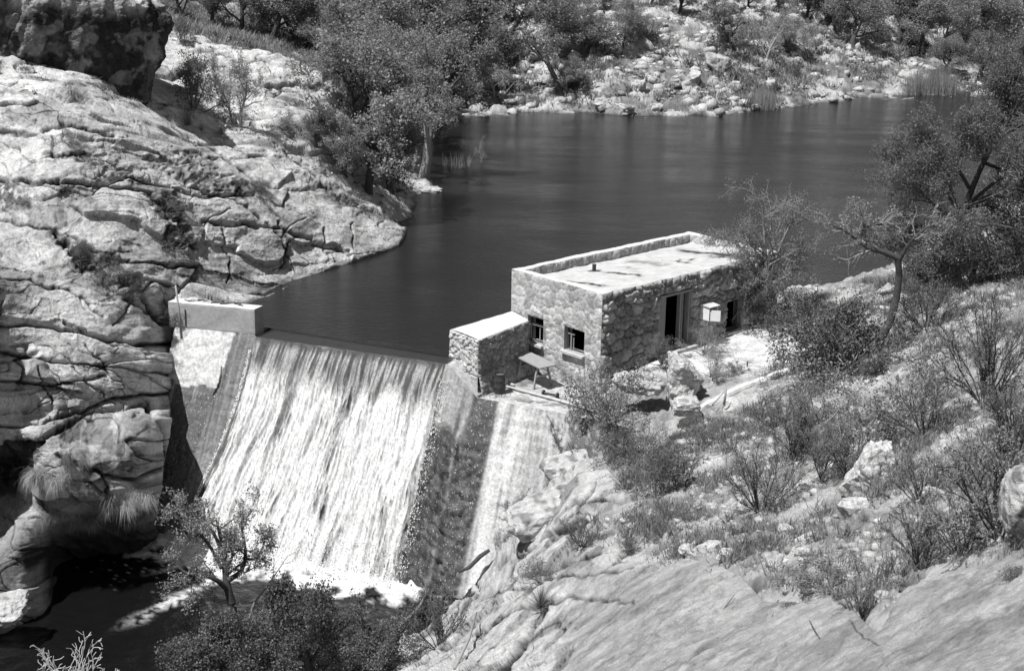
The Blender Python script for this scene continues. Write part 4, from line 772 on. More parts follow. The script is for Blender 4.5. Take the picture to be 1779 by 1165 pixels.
for k, (s__, r_, nm_, lb) in enumerate([(.45, (.3, .2, .07), 0, 'flat pale stone on the left end of the wing wall'), (1.55, (.28, .16, .1), 1, 'dark rounded stone on top of the wing wall')]):
    rock('rock', lb, z_(a_)+t_*s__-DN*.35+UP*1.04, r_, 60+k, amp=.2, res=16, tone=(.55, .12)[nm_], dark=.03)
def stick(name, label, pts, r, m=M_WOOD, cat='branch', k=7):
    r = r if hasattr(r, '__len__') else [r]*len(pts)
    p0 = np.array(pts[0], float); o = MB().tube([np.array(q)-p0 for q in pts], r, k).build(name, m, None, tuple(map(float, p0)), smooth=True); return tag(o, label, cat)
for k, (s__, ang, ln_, lb) in enumerate([(.95, .15, .7, 'dark driftwood stick beside the flat stone on the wing wall'), (2.2, -.3, .9, 'crooked driftwood branch near the right end of the wing wall'), (2.45, .5, .6, 'short driftwood stick lying across the crooked one')]):
    c_ = z_(a_)+t_*s__-DN*.3+UP*1.03; dv = t_*math.cos(ang)+DN*math.sin(ang)
    stick('driftwood', lb, [c_-dv*ln_/2, c_+UP*.05, c_+dv*ln_/2+UP*.02], [.035, .03, .015], M_BARK, 'driftwood')
stick('wooden_pole', 'thin weathered pole leaning at the left end of the wing wall', [Gd(316, 588, 53), Gd(311, 540, 53), Gd(305, 495, 53.2)], [.05, .045, .03], M_BARKP, 'pole')
# ---------------------------------------------------------------- terrace things
TZ = -1.03
tb = thing('picnic_table', 'weathered plank table on splayed legs on the terrace by the house', 'table', (.75, 51.45, TZ))
P1, P2, P3, P4 = [Gz(u_, v_, TZ+.86)[:2] for u_, v_ in ((891,618),(919,612),(965,632),(937,641))]; tb.location = (float((P1+P3)[0]/2), float((P1+P3)[1]/2), TZ)
lx = np.r_[(P4-P1)/np.linalg.norm(P4-P1), 0]; ly = np.array([-lx[1], lx[0], 0]); 
if ly[0] < 0: ly = -ly
cn = np.zeros(3); tp = MB(); TL_ = np.linalg.norm(P4-P1); TW_ = np.linalg.norm(P2-P1); ly = np.r_[(P2-P1)/TW_, 0]
for i in range(5): tp.box(cn+ly*(i-2)*TW_/4.9+UP*.86, (TL_*1.05, TW_/5.1, .04), [lx, ly, UP])
tp.build('tabletop', M_WOOD, tb)
for a in (-1, 1):
    for b_ in (-1, 1):
        MB().tube([cn+lx*a*.55+ly*b_*.2+UP*.84, cn+lx*a*.62+ly*b_*.42+UP*0], .045, 4).build('leg', M_WOOD, tb)
for a in (-1, 1): MB().box(cn+lx*a*.66+UP*.45, (.035, .62, .07), [lx, ly, UP]).build('crossbar', M_WOOD, tb)
MB().box(cn+UP*.80, (1.2, .07, .07), [lx, ly, UP]).build('beam', M_WOOD, tb)
dr = Gz(868, 682, TZ); drum = thing('oil_drum', 'small dark open oil drum on the terrace edge beside the table', 'drum', dr)
d_ = MB(); zz = [0, .02, .2, .22, .24, .42, .44, .46, .64, .66]; rd = [.175, .18, .178, .188, .178, .178, .188, .178, .178, .185]
d_.tube([UP*z for z in zz], rd, 24, False); d_.tube([UP*.66, UP*.6, UP*.3], [.17, .165, .165], 24, False); n0 = len(d_.v)
d_.build('body', M_METAL, drum, smooth=True); MB().tube([UP*.60, UP*.61], .166, 24).build('contents', simple('drum_top', .11, .7), drum); drum.scale = (1.1, 1.1, 1.1)
def onz(u, v, z): return Gz(u, v, z)
stick('long_pipe', 'long pale pipe lying along the terrace edge from the drum to the bush', [onz(880, 671, TZ+.07), onz(960, 692, TZ+.07), onz(1046, 718, TZ+.07)], .05, simple('pale_pipe', .5, .5, 6, .15), 'pipe')
stick('short_pipe', 'shorter thin pipe lying behind the long one, towards the bush', [onz(935, 685, TZ+.05), onz(1000, 701, TZ+.05)], .035, simple('pale_pipe_b', .42, .5, 6, .15), 'pipe')
pf = thing('pipe_fitting', 'short dark pipe with two flanges on the terrace behind the long pipe', 'pipe fitting', onz(944, 682, TZ+.1))
dv = onz(968, 687, TZ+.1)-onz(944, 682, TZ+.1); MB().tube([dv*0, dv], .045, 10).build('pipe', M_METAL, pf); dn_ = dv/np.linalg.norm(dv)
for q in (0, 1): MB().tube([dv*q-dn_*.02, dv*q+dn_*.03], .11, 14).build('flange', M_METAL, pf)
stick('plank', 'weathered plank on edge running from the pier to the drum', [onz(829, 687, TZ+.06), onz(862, 671, TZ+.06)], .05, M_WOOD, 'plank', 4)
stick('plank', 'short plank end between the drum and the table', [onz(872, 668, TZ+.06), onz(888, 655, TZ+.06)], .05, M_WOOD, 'plank', 4)
stick('board', 'pale board lying behind the drum, beside the long pipe', [onz(876, 664, TZ+.05), onz(894, 669, TZ+.05)], .06, M_WOODP, 'board', 4)
# low curb and slab of the yard
yc = [(1205,690),(1260,682),(1320,664),(1365,645),(1375,625)]
pts = [P(u, v) for u, v in yc]; cbm = MB()
cz = [p_*np.array([1, 1, 0])+UP*(zat(p_[0], p_[1])+.03) for p_ in pts]
cc_ = np.array([[np.interp(q, range(len(cz)), [c[k] for c in cz]) for k in range(3)] for q in np.linspace(0, len(cz)-1, 50)])
cc_ += .05*np.stack([fbm(cc_[:, 0]*1.5, cc_[:, 1]*1.5, 5, 3), fbm(cc_[:, 0]*1.5, cc_[:, 1]*1.5, 6, 3), fbm(cc_[:, 0]*3, cc_[:, 1]*3, 7, 3)], -1)
cbm.tube(list(cc_), .14, 8)
tag(cbm.build('yard_curb', simple('curb', .58, .9, 4, .2, 12, .5)), 'low pale concrete curb along the lower edge of the house yard', 'curb')
stick('fence_post', 'short dark wooden stake standing in the bank below the yard', [P(1258, 703), P(1258, 703)+UP*.55+D1*.05], [.045, .035], M_WOOD, 'stake')
stick('leaning_pole', 'thin pole leaning on the bank beside the dark stake', [P(1237, 703), P(1237, 703)+np.array([.5, .3, .45])], .02, M_BARKP, 'pole')
stick('iron_stub', 'tiny dark pipe stub standing in the pale yard', [P(1298, 637), P(1298, 637)+UP*.2], .025, M_METAL, 'pipe stub')
# ---------------------------------------------------------------- plants
class Sk:                                  # branch skeleton
    def __init__(s, seed): s.r = random.Random(seed); s.seg = []; s.tips = []; s.seed = seed
    def limb(s, p, d, L, r0, lev, o):
        """o: list of per-level dicts n, len, ang, wig, up, taper, start"""
        r = s.r; q = o[lev]; k = max(2, int(q.get('k', 6))); p = np.array(p, float); d = np.array(d, float); d /= np.linalg.norm(d)
        pts = [p.copy()]; ds = [d.copy()]; tap = q.get('taper', .35)
        for i in range(k):
            d = d+np.array([r.gauss(0, 1), r.gauss(0, 1), r.gauss(0, 1)])*q.get('wig', .15)+UP*q.get('up', 0); d /= np.linalg.norm(d)
            p = p+d*L/k; pts.append(p.copy()); ds.append(d.copy())
        s.path(pts, [r0*(1-(1-tap)*i/k) for i in range(k+1)], ds, L, lev, o)
    def path(s, pts, rad, ds, L, lev, o):
        r = s.r; q = o[lev]; k = len(pts)-1
        for i in range(k): s.seg.append((pts[i], pts[i+1], rad[i], rad[i+1], lev))
        if lev+1 < len(o):
            q2 = o[lev+1]
            for j in range(q.get('n', 4)):
                f = q.get('start', .35)+(1-q.get('start', .35))*(j+r.random())/q.get('n', 4); i = min(int(f*k), k-1); t = f*k-i
                p = pts[i]*(1-t)+pts[i+1]*t; d = ds[i+1 if i+1 < len(ds) else i]
                a = np.cross(d, [r.gauss(0, 1), r.gauss(0, 1), r.gauss(0, 1)]); a /= np.linalg.norm(a)+1e-9
                an = q.get('ang', .8)*r.uniform(.7, 1.3); nd = d*math.cos(an)+a*math.sin(an)
                s.limb(p, nd, L*q.get('len', .6)*r.uniform(.7, 1.25)*(1-.35*f), rad[i]*q.get('rr', .5), lev+1, o)
        else:
            s.tips += pts[1:]
        if lev+1 < len(o): s.tips.append(pts[-1])
    def curve(s, pts, rad, lev, o, L=None):
        pts = [np.array(p, float) for p in pts]; n = len(pts); m_ = (n-1)*4+1; x = np.linspace(0, n-1, m_)
        a = np.array(pts); P_ = np.stack([np.interp(x, range(n), a[:, k]) for k in range(3)], -1)
        for _ in range(2): P_[1:-1] = (P_[:-2]+2*P_[1:-1]+P_[2:])/4
        rr_ = np.interp(x, range(n), rad); ds = [P_[min(i+1, m_-1)]-P_[max(i-1, 0)] for i in range(m_)]; ds = [d/np.linalg.norm(d) for d in ds]
        s.path(list(P_), list(rr_), ds, L or sum(np.linalg.norm(P_[i+1]-P_[i]) for i in range(m_-1)), lev, o)
    def tubes(s, name, kmin=3, minr=.006, lev=None, lumpy=0):
        sg = [q for q in s.seg if lev is None or lev(q[4])]
        if not sg: return None
        P0 = np.array([q[0] for q in sg]); P1 = np.array([q[1] for q in sg]); R0 = np.maximum([q[2] for q in sg], minr); R1_ = np.maximum([q[3] for q in sg], minr)
        V = []; Fc = []; n0 = 0
        for k, mask in ((8, R0 > .03), (3, R0 <= .03)):
            if not mask.any(): continue
            p0, p1, a0, a1 = P0[mask], P1[mask], R0[mask], R1_[mask]; d = p1-p0; d /= np.linalg.norm(d, axis=1)[:, None]+1e-9
            p1 = p1+d*(a1*.3)[:, None]
            h = np.where(np.abs(d[:, 2:3]) < .9, [[0, 0, 1.]], [[1., 0, 0]]); a = np.cross(d, h); a /= np.linalg.norm(a, axis=1)[:, None]; b_ = np.cross(d, a)
            t_ = np.arange(k)*2*math.pi/k; c_, s_2 = np.cos(t_)[None, :, None], np.sin(t_)[None, :, None]
            ring = a[:, None]*c_+b_[:, None]*s_2
            v = np.concatenate([p0[:, None]+ring*a0[:, None, None], p1[:, None]+ring*a1[:, None, None]], 1)
            n = len(p0); base = (np.arange(n)*2*k)[:, None]+n0; j = np.arange(k)
            f = np.stack([base+j, base+(j+1) % k, base+k+(j+1) % k, base+k+j], -1).reshape(-1, 4)
            V.append(v.reshape(-1, 3)); Fc.append(f); n0 += n*2*k
        return mesh(name, np.concatenate(V), np.concatenate(Fc), smooth=True)
def leaves(name, tips, n, size, spread, seed, tone=(.6, 1.4), flat=.0, elong=1.6, up=0, drop=0, clump=.5):
    rs = np.random.RandomState(seed); tips = np.array(tips); m_ = len(tips)*n
    c = np.repeat(tips, n, 0); off = rs.normal(size=(m_, 3)); off /= np.linalg.norm(off, axis=1)[:, None]; off *= (rs.rand(m_, 1)**.45)*spread
    off[:, 2] *= 1-flat; c = c+off; c[:, 2] -= drop*np.abs(off[:, 0])
    d = rs.normal(size=(m_, 3)); d[:, 2] += up; d /= np.linalg.norm(d, axis=1)[:, None]; e = np.cross(d, rs.normal(size=(m_, 3))); e /= np.linalg.norm(e, axis=1)[:, None]
    L = size*(.6+.8*rs.rand(m_, 1)); W_ = L/elong
    V = np.stack([c-d*L/2, c+e*W_/2, c+d*L/2, c-e*W_/2], 1)
    cl = np.repeat(rs.uniform(tone[0], tone[1], len(tips)), n)*(1-clump)+rs.uniform(tone[0], tone[1], m_)*clump
    return mesh(name, V.reshape(-1, 3), np.arange(m_*4).reshape(-1, 4), {'tone': np.repeat(cl, 4)})
PR = {}
def proto(kind, sk, lm, leafm, barkm, kb='branches', kl='foliage', lumpy=0):
    PR[kind] = (sk.tubes(kind+'_'+kb), lm, barkm, leafm, kb, kl)
    for me, m_ in ((PR[kind][0], barkm), (lm, leafm)):
        if me: me.materials.append(m_)
    tp_ = np.array(sk.tips); PR[kind] += (float(tp_[:, 2].max()),)
def plant(kind, name, label, cat, loc, h, rz=0, group=None, sx=1., hz=None):
    bm, lm, b_, l_, kb, kl, hh = PR[kind]; sc = h/hh
    t_ = thing(name, label, cat, loc, rz, group); t_.scale = (sc*sx, sc*sx, sc)
    if bm: obj(kb, bm, None, t_)
    if lm: obj(kl, lm, None, t_)
    return t_
def px2m(u, v, loc): return math.sqrt(loc[0]**2+loc[1]**2+(loc[2]-H)**2)/F/.96
O3 = lambda **k: k
# leafy oaks
for i in range(4):
    s = Sk(10+i); s.limb((0, 0, -.3), (.1, .05, 1), 3.4, .2, 0, [O3(n=8, len=.75, ang=.95, wig=.13, start=.3, taper=.5, k=7, rr=.55), O3(n=6, len=.6, ang=.8, wig=.2, up=.05, start=.25, k=6), O3(n=5, len=.6, ang=.8, wig=.25, start=.2, k=4), O3(wig=.3, k=3)])
    proto('oak%d' % i, s, leaves('oak_leaves%d' % i, s.tips, (9, 16, 12, 20)[i], (.13, .10, .11, .09)[i], (.3, .36, .42, .34)[i], i, (.5, 1.5)), L_OAK, M_BARK, 'trunk', 'crown')
for i in range(2):
    s = Sk(20+i); s.limb((0, 0, -.3), (.1, .05, 1), 2.6, .16, 0, [O3(n=9, len=.85, ang=.9, wig=.15, start=.15, taper=.5, k=7, rr=.55), O3(n=6, len=.6, ang=.8, wig=.22, up=.05, start=.25, k=6), O3(n=5, len=.6, ang=.8, wig=.28, start=.2, k=4), O3(wig=.3, k=3)])
    proto('thick%d' % i, s, leaves('thicket_leaves%d' % i, s.tips, 15, .10, .36, i, (.4, 1.6)), L_DARK, M_BARK, 'trunk', 'crown')
# airy trees: more twig, fewer leaves
for i in range(2):
    s = Sk(30+i); s.limb((0, 0, -.3), (.1, .1, 1), 3.6, .13, 0, [O3(n=8, len=.8, ang=.6, wig=.1, start=.15, taper=.4, k=7, rr=.55), O3(n=6, len=.6, ang=.6, wig=.18, up=.05, start=.2, k=6), O3(n=6, len=.6, ang=.6, wig=.2, start=.2, k=4), O3(wig=.2, k=3)])
    proto('airy%d' % i, s, leaves('airy_leaves%d' % i, s.tips, 4, .10, .25, i, (.6, 1.6)), L_PALE, M_TWIG, 'trunk', 'crown')
# rounded bushes
for i in range(3):
    s = Sk(50+i)
    for j in range(9):
        a = j*.7+s.r.random(); e = s.r.uniform(.35, 1.4); s.limb((0, 0, -.1), (math.cos(a)*math.cos(e), math.sin(a)*math.cos(e), math.sin(e)), 1.15, .03, 0, [O3(n=5, len=.5, ang=.6, wig=.2, k=5, start=.2), O3(n=4, len=.6, ang=.7, wig=.25, k=3), O3(wig=.3, k=2)])
    proto('bush%d' % i, s, leaves('bush_leaves%d' % i, s.tips, (14, 11, 12)[i], (.045, .055, .04)[i], .2, i, (.5, 1.5)), L_DARK if i != 2 else L_OAK, M_TWIG)
s = Sk(58)
for j in range(10):
    a = j*.63+s.r.random(); e = s.r.uniform(.3, 1.4); s.limb((0, 0, -.1), (math.cos(a)*math.cos(e), math.sin(a)*math.cos(e), math.sin(e)), 1.2, .03, 0, [O3(n=6, len=.5, ang=.7, wig=.2, k=5, start=.15), O3(n=5, len=.55, ang=.7, wig=.25, k=3), O3(wig=.3, k=2)])
proto('lace', s, leaves('lace_leaves', s.tips, 4, .055, .16, 9, (.5, 1.7)), L_OAK, M_TWIG)
# fan shrubs with upright stems
for i in range(3):
    s = Sk(60+i)
    for j in range(17):
        a = j*2.4+s.r.random()*.5; e = s.r.uniform(.6, 1.5); s.limb((.06*math.cos(a), .06*math.sin(a), -.05), (math.cos(a)*math.cos(e), math.sin(a)*math.cos(e), math.sin(e)), s.r.uniform(1.1, 1.7), .022, 0, [O3(n=8, len=.36, ang=.45, wig=.09, k=7, start=.25, up=.03), O3(n=3, len=.5, ang=.5, wig=.12, k=4, start=.2), O3(wig=.2, k=3)])
    proto('fan%d' % i, s, leaves('fan_leaves%d' % i, s.tips, 5, .04, .07, i, (.6, 1.6), elong=2.5), L_OAK, M_BARK, 'stems', 'foliage')
# grassy rosettes
def rosette(kind, n, L, w_, seed, m_, droop=.4, emin=.1, emax=1.5):
    rs = np.random.RandomState(seed); V = []; Fc = []
    for j in range(n):
        a = rs.uniform(0, 6.283); e = rs.uniform(emin, emax); l = L*rs.uniform(.6, 1.1); d = np.array([math.cos(a)*math.cos(e), math.sin(a)*math.cos(e), math.sin(e)]); sd = np.array([-math.sin(a), math.cos(a), 0])*w_
        p = np.zeros(3); n0 = len(V)
        for k in range(5): V += [p-sd*(1-k/4.2)/2, p+sd*(1-k/4.2)/2]; p = p+d*l/4; d = d-UP*droop*.25; d /= np.linalg.norm(d)
        Fc += [[n0+2*k, n0+2*k+1, n0+2*k+3, n0+2*k+2] for k in range(4)]
    me = mesh(kind, V, np.array(Fc), {'tone': np.repeat(rs.uniform(.5, 1.4, n), 10)}); me.materials.append(m_); PR[kind] = me
rosette('yucca', 170, 1.0, .03, 1, L_OAK, .12); rosette('tuft', 260, .8, .012, 2, L_GRASS, .7, .5, 1.5); rosette('hang', 10, 1.5, .014, 3, L_GRASS, 2.6, .0, 1.3)
def drape(kind, n, W_, L, seed):
    rs = np.random.RandomState(seed); V = []; Fc = []; tn = []
    for j in range(n):
        g_ = rs.randint(9); gr = np.random.RandomState(seed*50+g_); p = np.array([gr.uniform(-W_, W_), gr.uniform(-.3, .3), gr.uniform(-.35, .35)])+rs.normal(size=3)*.11
        d = np.array([gr.uniform(-1.1, .5)+rs.normal()*.35, -.7+rs.normal()*.35, .55+rs.normal()*.35]); l = L*rs.uniform(.3, 1.15)*gr.uniform(.6, 1.1); n0 = len(V)
        for k in range(6):
            d = d/np.linalg.norm(d); V += [p-np.array([.008, .003, 0])*(1-k/5.5), p+np.array([.008, .003, 0])*(1-k/5.5)]; p = p+d*l/5; d = d-UP*.55+rs.normal(size=3)*.10
        Fc += [[n0+2*k, n0+2*k+1, n0+2*k+3, n0+2*k+2] for k in range(5)]; tn += [rs.uniform(.25, .95)]*12
    me = mesh(kind, V, np.array(Fc), {'tone': tn}); me.materials.append(L_GRASS); PR[kind] = me
for k in range(3): drape('drape%d' % k, 1100, .95, 1.0, 70+k); rosette('reed', 240, 1.2, .02, 4, L_GRASS, .12, 1.1, 1.55)
def clump(kind, name, label, cat, loc, h, rz=0., group=None, sx=1, sz=1):
    o = obj(name, PR[kind], None, None, tuple(map(float, loc))); o.scale = (h*sx, h*sx, h*sz); o.rotation_euler = (0, 0, rz); return tag(o, label, cat, group)
rd_ = random.Random(5)
# ---- hero trees and shrubs of the near and middle ground: base pixel, height in pixels
def put(kind, name, label, cat, u, v, hp, sx=1., group=None, rmin=6, sink=.05, loc=None):
    l = P(u, v, rmin) if loc is None else loc; return plant(kind, name, label, cat, l-UP*sink, hp*px2m(u, v, l), rd_.uniform(0, 6.28), group, sx)
# gnarled tree in front of the fall
gl = np.array([*Gz(404, 1058, -6.6)[:2], -6.9]); g = 43/F
s = Sk(71); o_ = [O3(n=5, len=.5, ang=.8, wig=.2, k=5, start=.3, rr=.5), O3(n=6, len=.5, ang=.8, wig=.28, start=.2, k=5), O3(n=5, len=.55, ang=.8, wig=.3, k=4, start=.15), O3(wig=.35, k=3)]
def im(pts): return [np.array([(x-404)*g, y, (1062-z)*g*1.04]) for x, z, y in pts]
s.curve(im([(404,1070,0),(400,1010,0),(392,985,.1)]), [.16, .14, .12], 2, o_[:3]) if 0 else [s.seg.append((a, b_, .15, .13, 0)) for a, b_ in zip(im([(408,1075,0),(403,1030,0),(397,1005,0)])[:-1], im([(408,1075,0),(403,1030,0),(397,1005,0)])[1:])]
s.curve(im([(397,1005,0),(392,980,.1),(390,940,.2),(386,900,.1),(380,865,0)]), [.13, .11, .09, .07, .03], 1, o_)
s.curve(im([(397,1005,0),(380,975,-.3),(350,958,-.5),(325,960,-.5),(300,940,-.4)]), [.1, .08, .06, .05, .02], 1, o_)
s.curve(im([(397,985,0),(420,975,.2),(430,950,.3),(430,920,.3),(425,880,.2),(430,850,.2)]), [.1, .08, .06, .05, .04, .02], 1, o_)
s.curve(im([(393,950,0),(410,935,-.4),(415,915,-.5),(410,890,-.4)]), [.07, .05, .04, .02], 1, o_)
s.curve(im([(430,940,0),(450,950,.3),(465,925,.3),(470,905,.3)]), [.05, .04, .03, .02], 1, o_)
s.curve(im([(388,925,0),(365,895,.5),(350,880,.6),(330,850,.5)]), [.07, .05, .04, .02], 1, o_)
s.curve(im([(386,960,0),(350,930,.9),(310,900,1.0),(290,870,.9)]), [.07, .05, .04, .02], 1, o_)
t_ = thing('gnarled_tree', 'gnarled dark tree with sparse foliage standing before the foot of the waterfall', 'tree', gl)
obj('trunk', s.tubes('gnarled', minr=.007), M_BARK, t_); obj('crown', leaves('gnarled_leaves', s.tips, 14, .075, .2, 5, (.5, 1.6)), L_OAK, t_)
# pale dead branch fork right of it
l = gl+np.array([.55, .1, 0]); s = Sk(72); s.curve([(0,0,0),(.15,0,.5),(.6,.1,1.1),(1.0,.1,1.7),(1.3,.1,2.2)], [.05,.045,.035,.02,.01], 0, [O3(n=5, len=.35, ang=.5, wig=.1, k=4), O3(n=3, len=.4, ang=.5, k=3), O3(k=2)])
t_ = thing('dead_branch', 'pale leafless forked branch rising beside the gnarled tree', 'branch', l); obj('wood', s.tubes('dead1', minr=.008), M_BARKP, t_)
# bare twiggy tree by the house and the curved tree right of it
bl = P(1338, 560, 20); g = px2m(1338, 560, bl)
def im2(pts, u0, v0): return [np.array([(x-u0)*g, y, (v0-z)*g]) for x, z, y in pts]
s = Sk(81); o_ = [O3(n=7, len=.55, ang=.7, wig=.2, k=5, start=.25, rr=.45), O3(n=13, len=.5, ang=.8, wig=.22, start=.1, k=5, up=.01), O3(n=10, len=.55, ang=.8, wig=.3, k=5, start=.1), O3(wig=.35, k=4)]
s.curve(im2([(1338,570,0),(1335,520,0),(1328,480,0),(1322,440,.1),(1318,400,.1),(1312,365,0)], 1338, 560), [.13,.11,.09,.07,.04,.02], 1, o_)
s.curve(im2([(1330,490,0),(1345,450,.5),(1360,410,.6),(1372,385,.6)], 1338, 560), [.08,.06,.04,.02], 1, o_)
s.curve(im2([(1328,480,0),(1300,450,.2),(1275,430,.2),(1252,415,.1)], 1338, 560), [.07,.05,.035,.02], 1, o_)
s.curve(im2([(1325,500,0),(1310,480,-.6),(1290,465,-.8),(1280,440,-.8)], 1338, 560), [.06,.05,.035,.02], 1, o_)
s.curve(im2([(1334,500,0),(1355,480,-.3),(1375,460,-.4),(1385,430,-.4)], 1338, 560), [.06,.05,.035,.02], 1, o_)
s.curve(im2([(1338,540,0),(1320,520,-.6),(1305,515,-.8)], 1338, 560), [.05,.04,.02], 1, o_)
t_ = thing('bare_tree', 'pale twiggy nearly leafless tree spreading over the far corner of the house', 'tree', bl)
obj('trunk', s.tubes('bare1', minr=.009), M_TWIG, t_); obj('crown', leaves('bare1_leaves', s.tips, 7, .05, .2, 5, (.5, 1.3)), L_PALE, t_)
cl_ = P(1525, 615, 20); g = px2m(1525, 615, cl_)
s = Sk(82); o_ = [O3(n=4, len=.5, ang=.7, wig=.2, k=5, start=.4, rr=.45), O3(n=10, len=.5, ang=.8, wig=.25, start=.25, k=5), O3(n=8, len=.55, ang=.8, wig=.3, k=4, start=.15), O3(wig=.3, k=3)]
c1 = im2([(1520,625,0),(1527,590,0),(1540,560,0),(1548,520,.1),(1549,485,.1),(1543,455,0)], 1525, 615)
for a, b_, r0, r1 in zip(c1[:-1], c1[1:], (.17,.15,.13,.12,.11), (.15,.13,.12,.11,.1)): s.seg.append((a, b_, r0, r1, 0))
s.curve(im2([(1543,455,0),(1520,445,0),(1495,440,0),(1475,425,.1),(1455,412,.1),(1430,402,0)], 1525, 615), [.1,.09,.08,.06,.045,.02], 1, o_)
s.curve(im2([(1478,428,0),(1488,408,.2),(1510,403,.3),(1545,405,.2)], 1525, 615), [.06,.05,.04,.02], 1, o_)
s.curve(im2([(1490,438,0),(1485,400,0),(1475,375,0)], 1525, 615), [.05,.04,.02], 1, o_)
s.curve(im2([(1545,460,0),(1555,425,-.3),(1580,400,-.3),(1600,395,-.3)], 1525, 615), [.07,.05,.035,.02], 1, o_)
t_ = thing('crooked_tree', 'crooked dark trunked tree with bare pale twigs on the right bank', 'tree', cl_)
obj('trunk', s.tubes('crooked', minr=.008, lev=lambda q: q < 2), M_BARK, t_); obj('twigs', s.tubes('crooked_twigs', minr=.008, lev=lambda q: q >= 2), M_TWIG, t_); obj('crown', leaves('crooked_leaves', s.tips, 1, .055, .14, 5, (.6, 1.5)), L_PALE, t_)
# big juniper at the right edge, near
jl = P(1640, 485, 20); g = px2m(1640, 485, jl); s = Sk(91)
o_ = [O3(n=6, len=.5, ang=.7, wig=.15, k=5, start=.3, rr=.5), O3(n=14, len=.5, ang=.8, wig=.2, start=.25, k=5, up=.04), O3(n=7, len=.5, ang=.8, wig=.25, k=4, start=.2), O3(wig=.3, k=3)]
c1 = im2([(1636,495,0),(1640,455,0),(1650,410,.2),(1665,370,.3)], 1640, 485)
for a, b_ in zip(c1[:-1], c1[1:]): s.seg.append((a, b_, .2, .17, 0))
for pts in ([(1665,370,.3),(1690,300,.6),(1720,240,.6),(1745,180,.5),(1765,130,.4)], [(1655,390,.2),(1630,350,-.8),(1600,320,-1),(1575,305,-1)], [(1665,370,.3),(1720,340,.2),(1770,330,.2),(1830,300,.3)], [(1690,300,.5),(1665,260,-.5),(1650,230,-.7)], [(1665,370,.3),(1700,400,-.6),(1745,430,-.9),(1790,440,-1)], [(1665,370,.3),(1710,310,-.5),(1740,290,-.8),(1790,300,-1)], [(1665,370,.3),(1640,400,-1.6),(1610,380,-2)], [(1720,240,.6),(1770,240,.4),(1820,230,.3)], [(1690,300,.6),(1740,320,1.2),(1790,350,1.4)], [(1660,380,.3),(1650,340,1.5),(1640,290,1.8)], [(1710,260,.6),(1750,220,-.6),(1800,180,-.8)], [(1650,410,.2),(1605,400,.5),(1570,410,.6),(1545,430,.4)], [(1650,400,.2),(1610,360,.9),(1575,335,1),(1550,305,1)], [(1645,430,.2),(1605,435,-.9),(1580,455,-1.2)], [(1660,380,.3),(1710,370,1.2),(1770,400,1.5)], [(1665,370,.3),(1700,330,-1.5),(1760,270,-1.8)], [(1670,340,.4),(1640,300,0),(1600,280,0),(1575,255,0)], [(1655,400,.2),(1690,380,-1.4),(1740,390,-1.9),(1790,380,-1.9)], [(1720,240,.6),(1725,200,1.2),(1720,160,1.4)]):
    s.curve(im2(pts, 1640, 485), list(np.linspace(.12 if len(pts) > 4 else .075, .02, len(pts))), 1, o_)
t_ = thing('juniper_tree', 'large juniper with feathery grey foliage at the right edge, over the lake', 'tree', jl)
obj('trunk', s.tubes('juniper', minr=.008), M_BARK, t_); obj('crown', leaves('juniper_leaves', s.tips, 24, .11, .36, 6, (.5, 1.6), elong=3.6), L_JUN, t_)
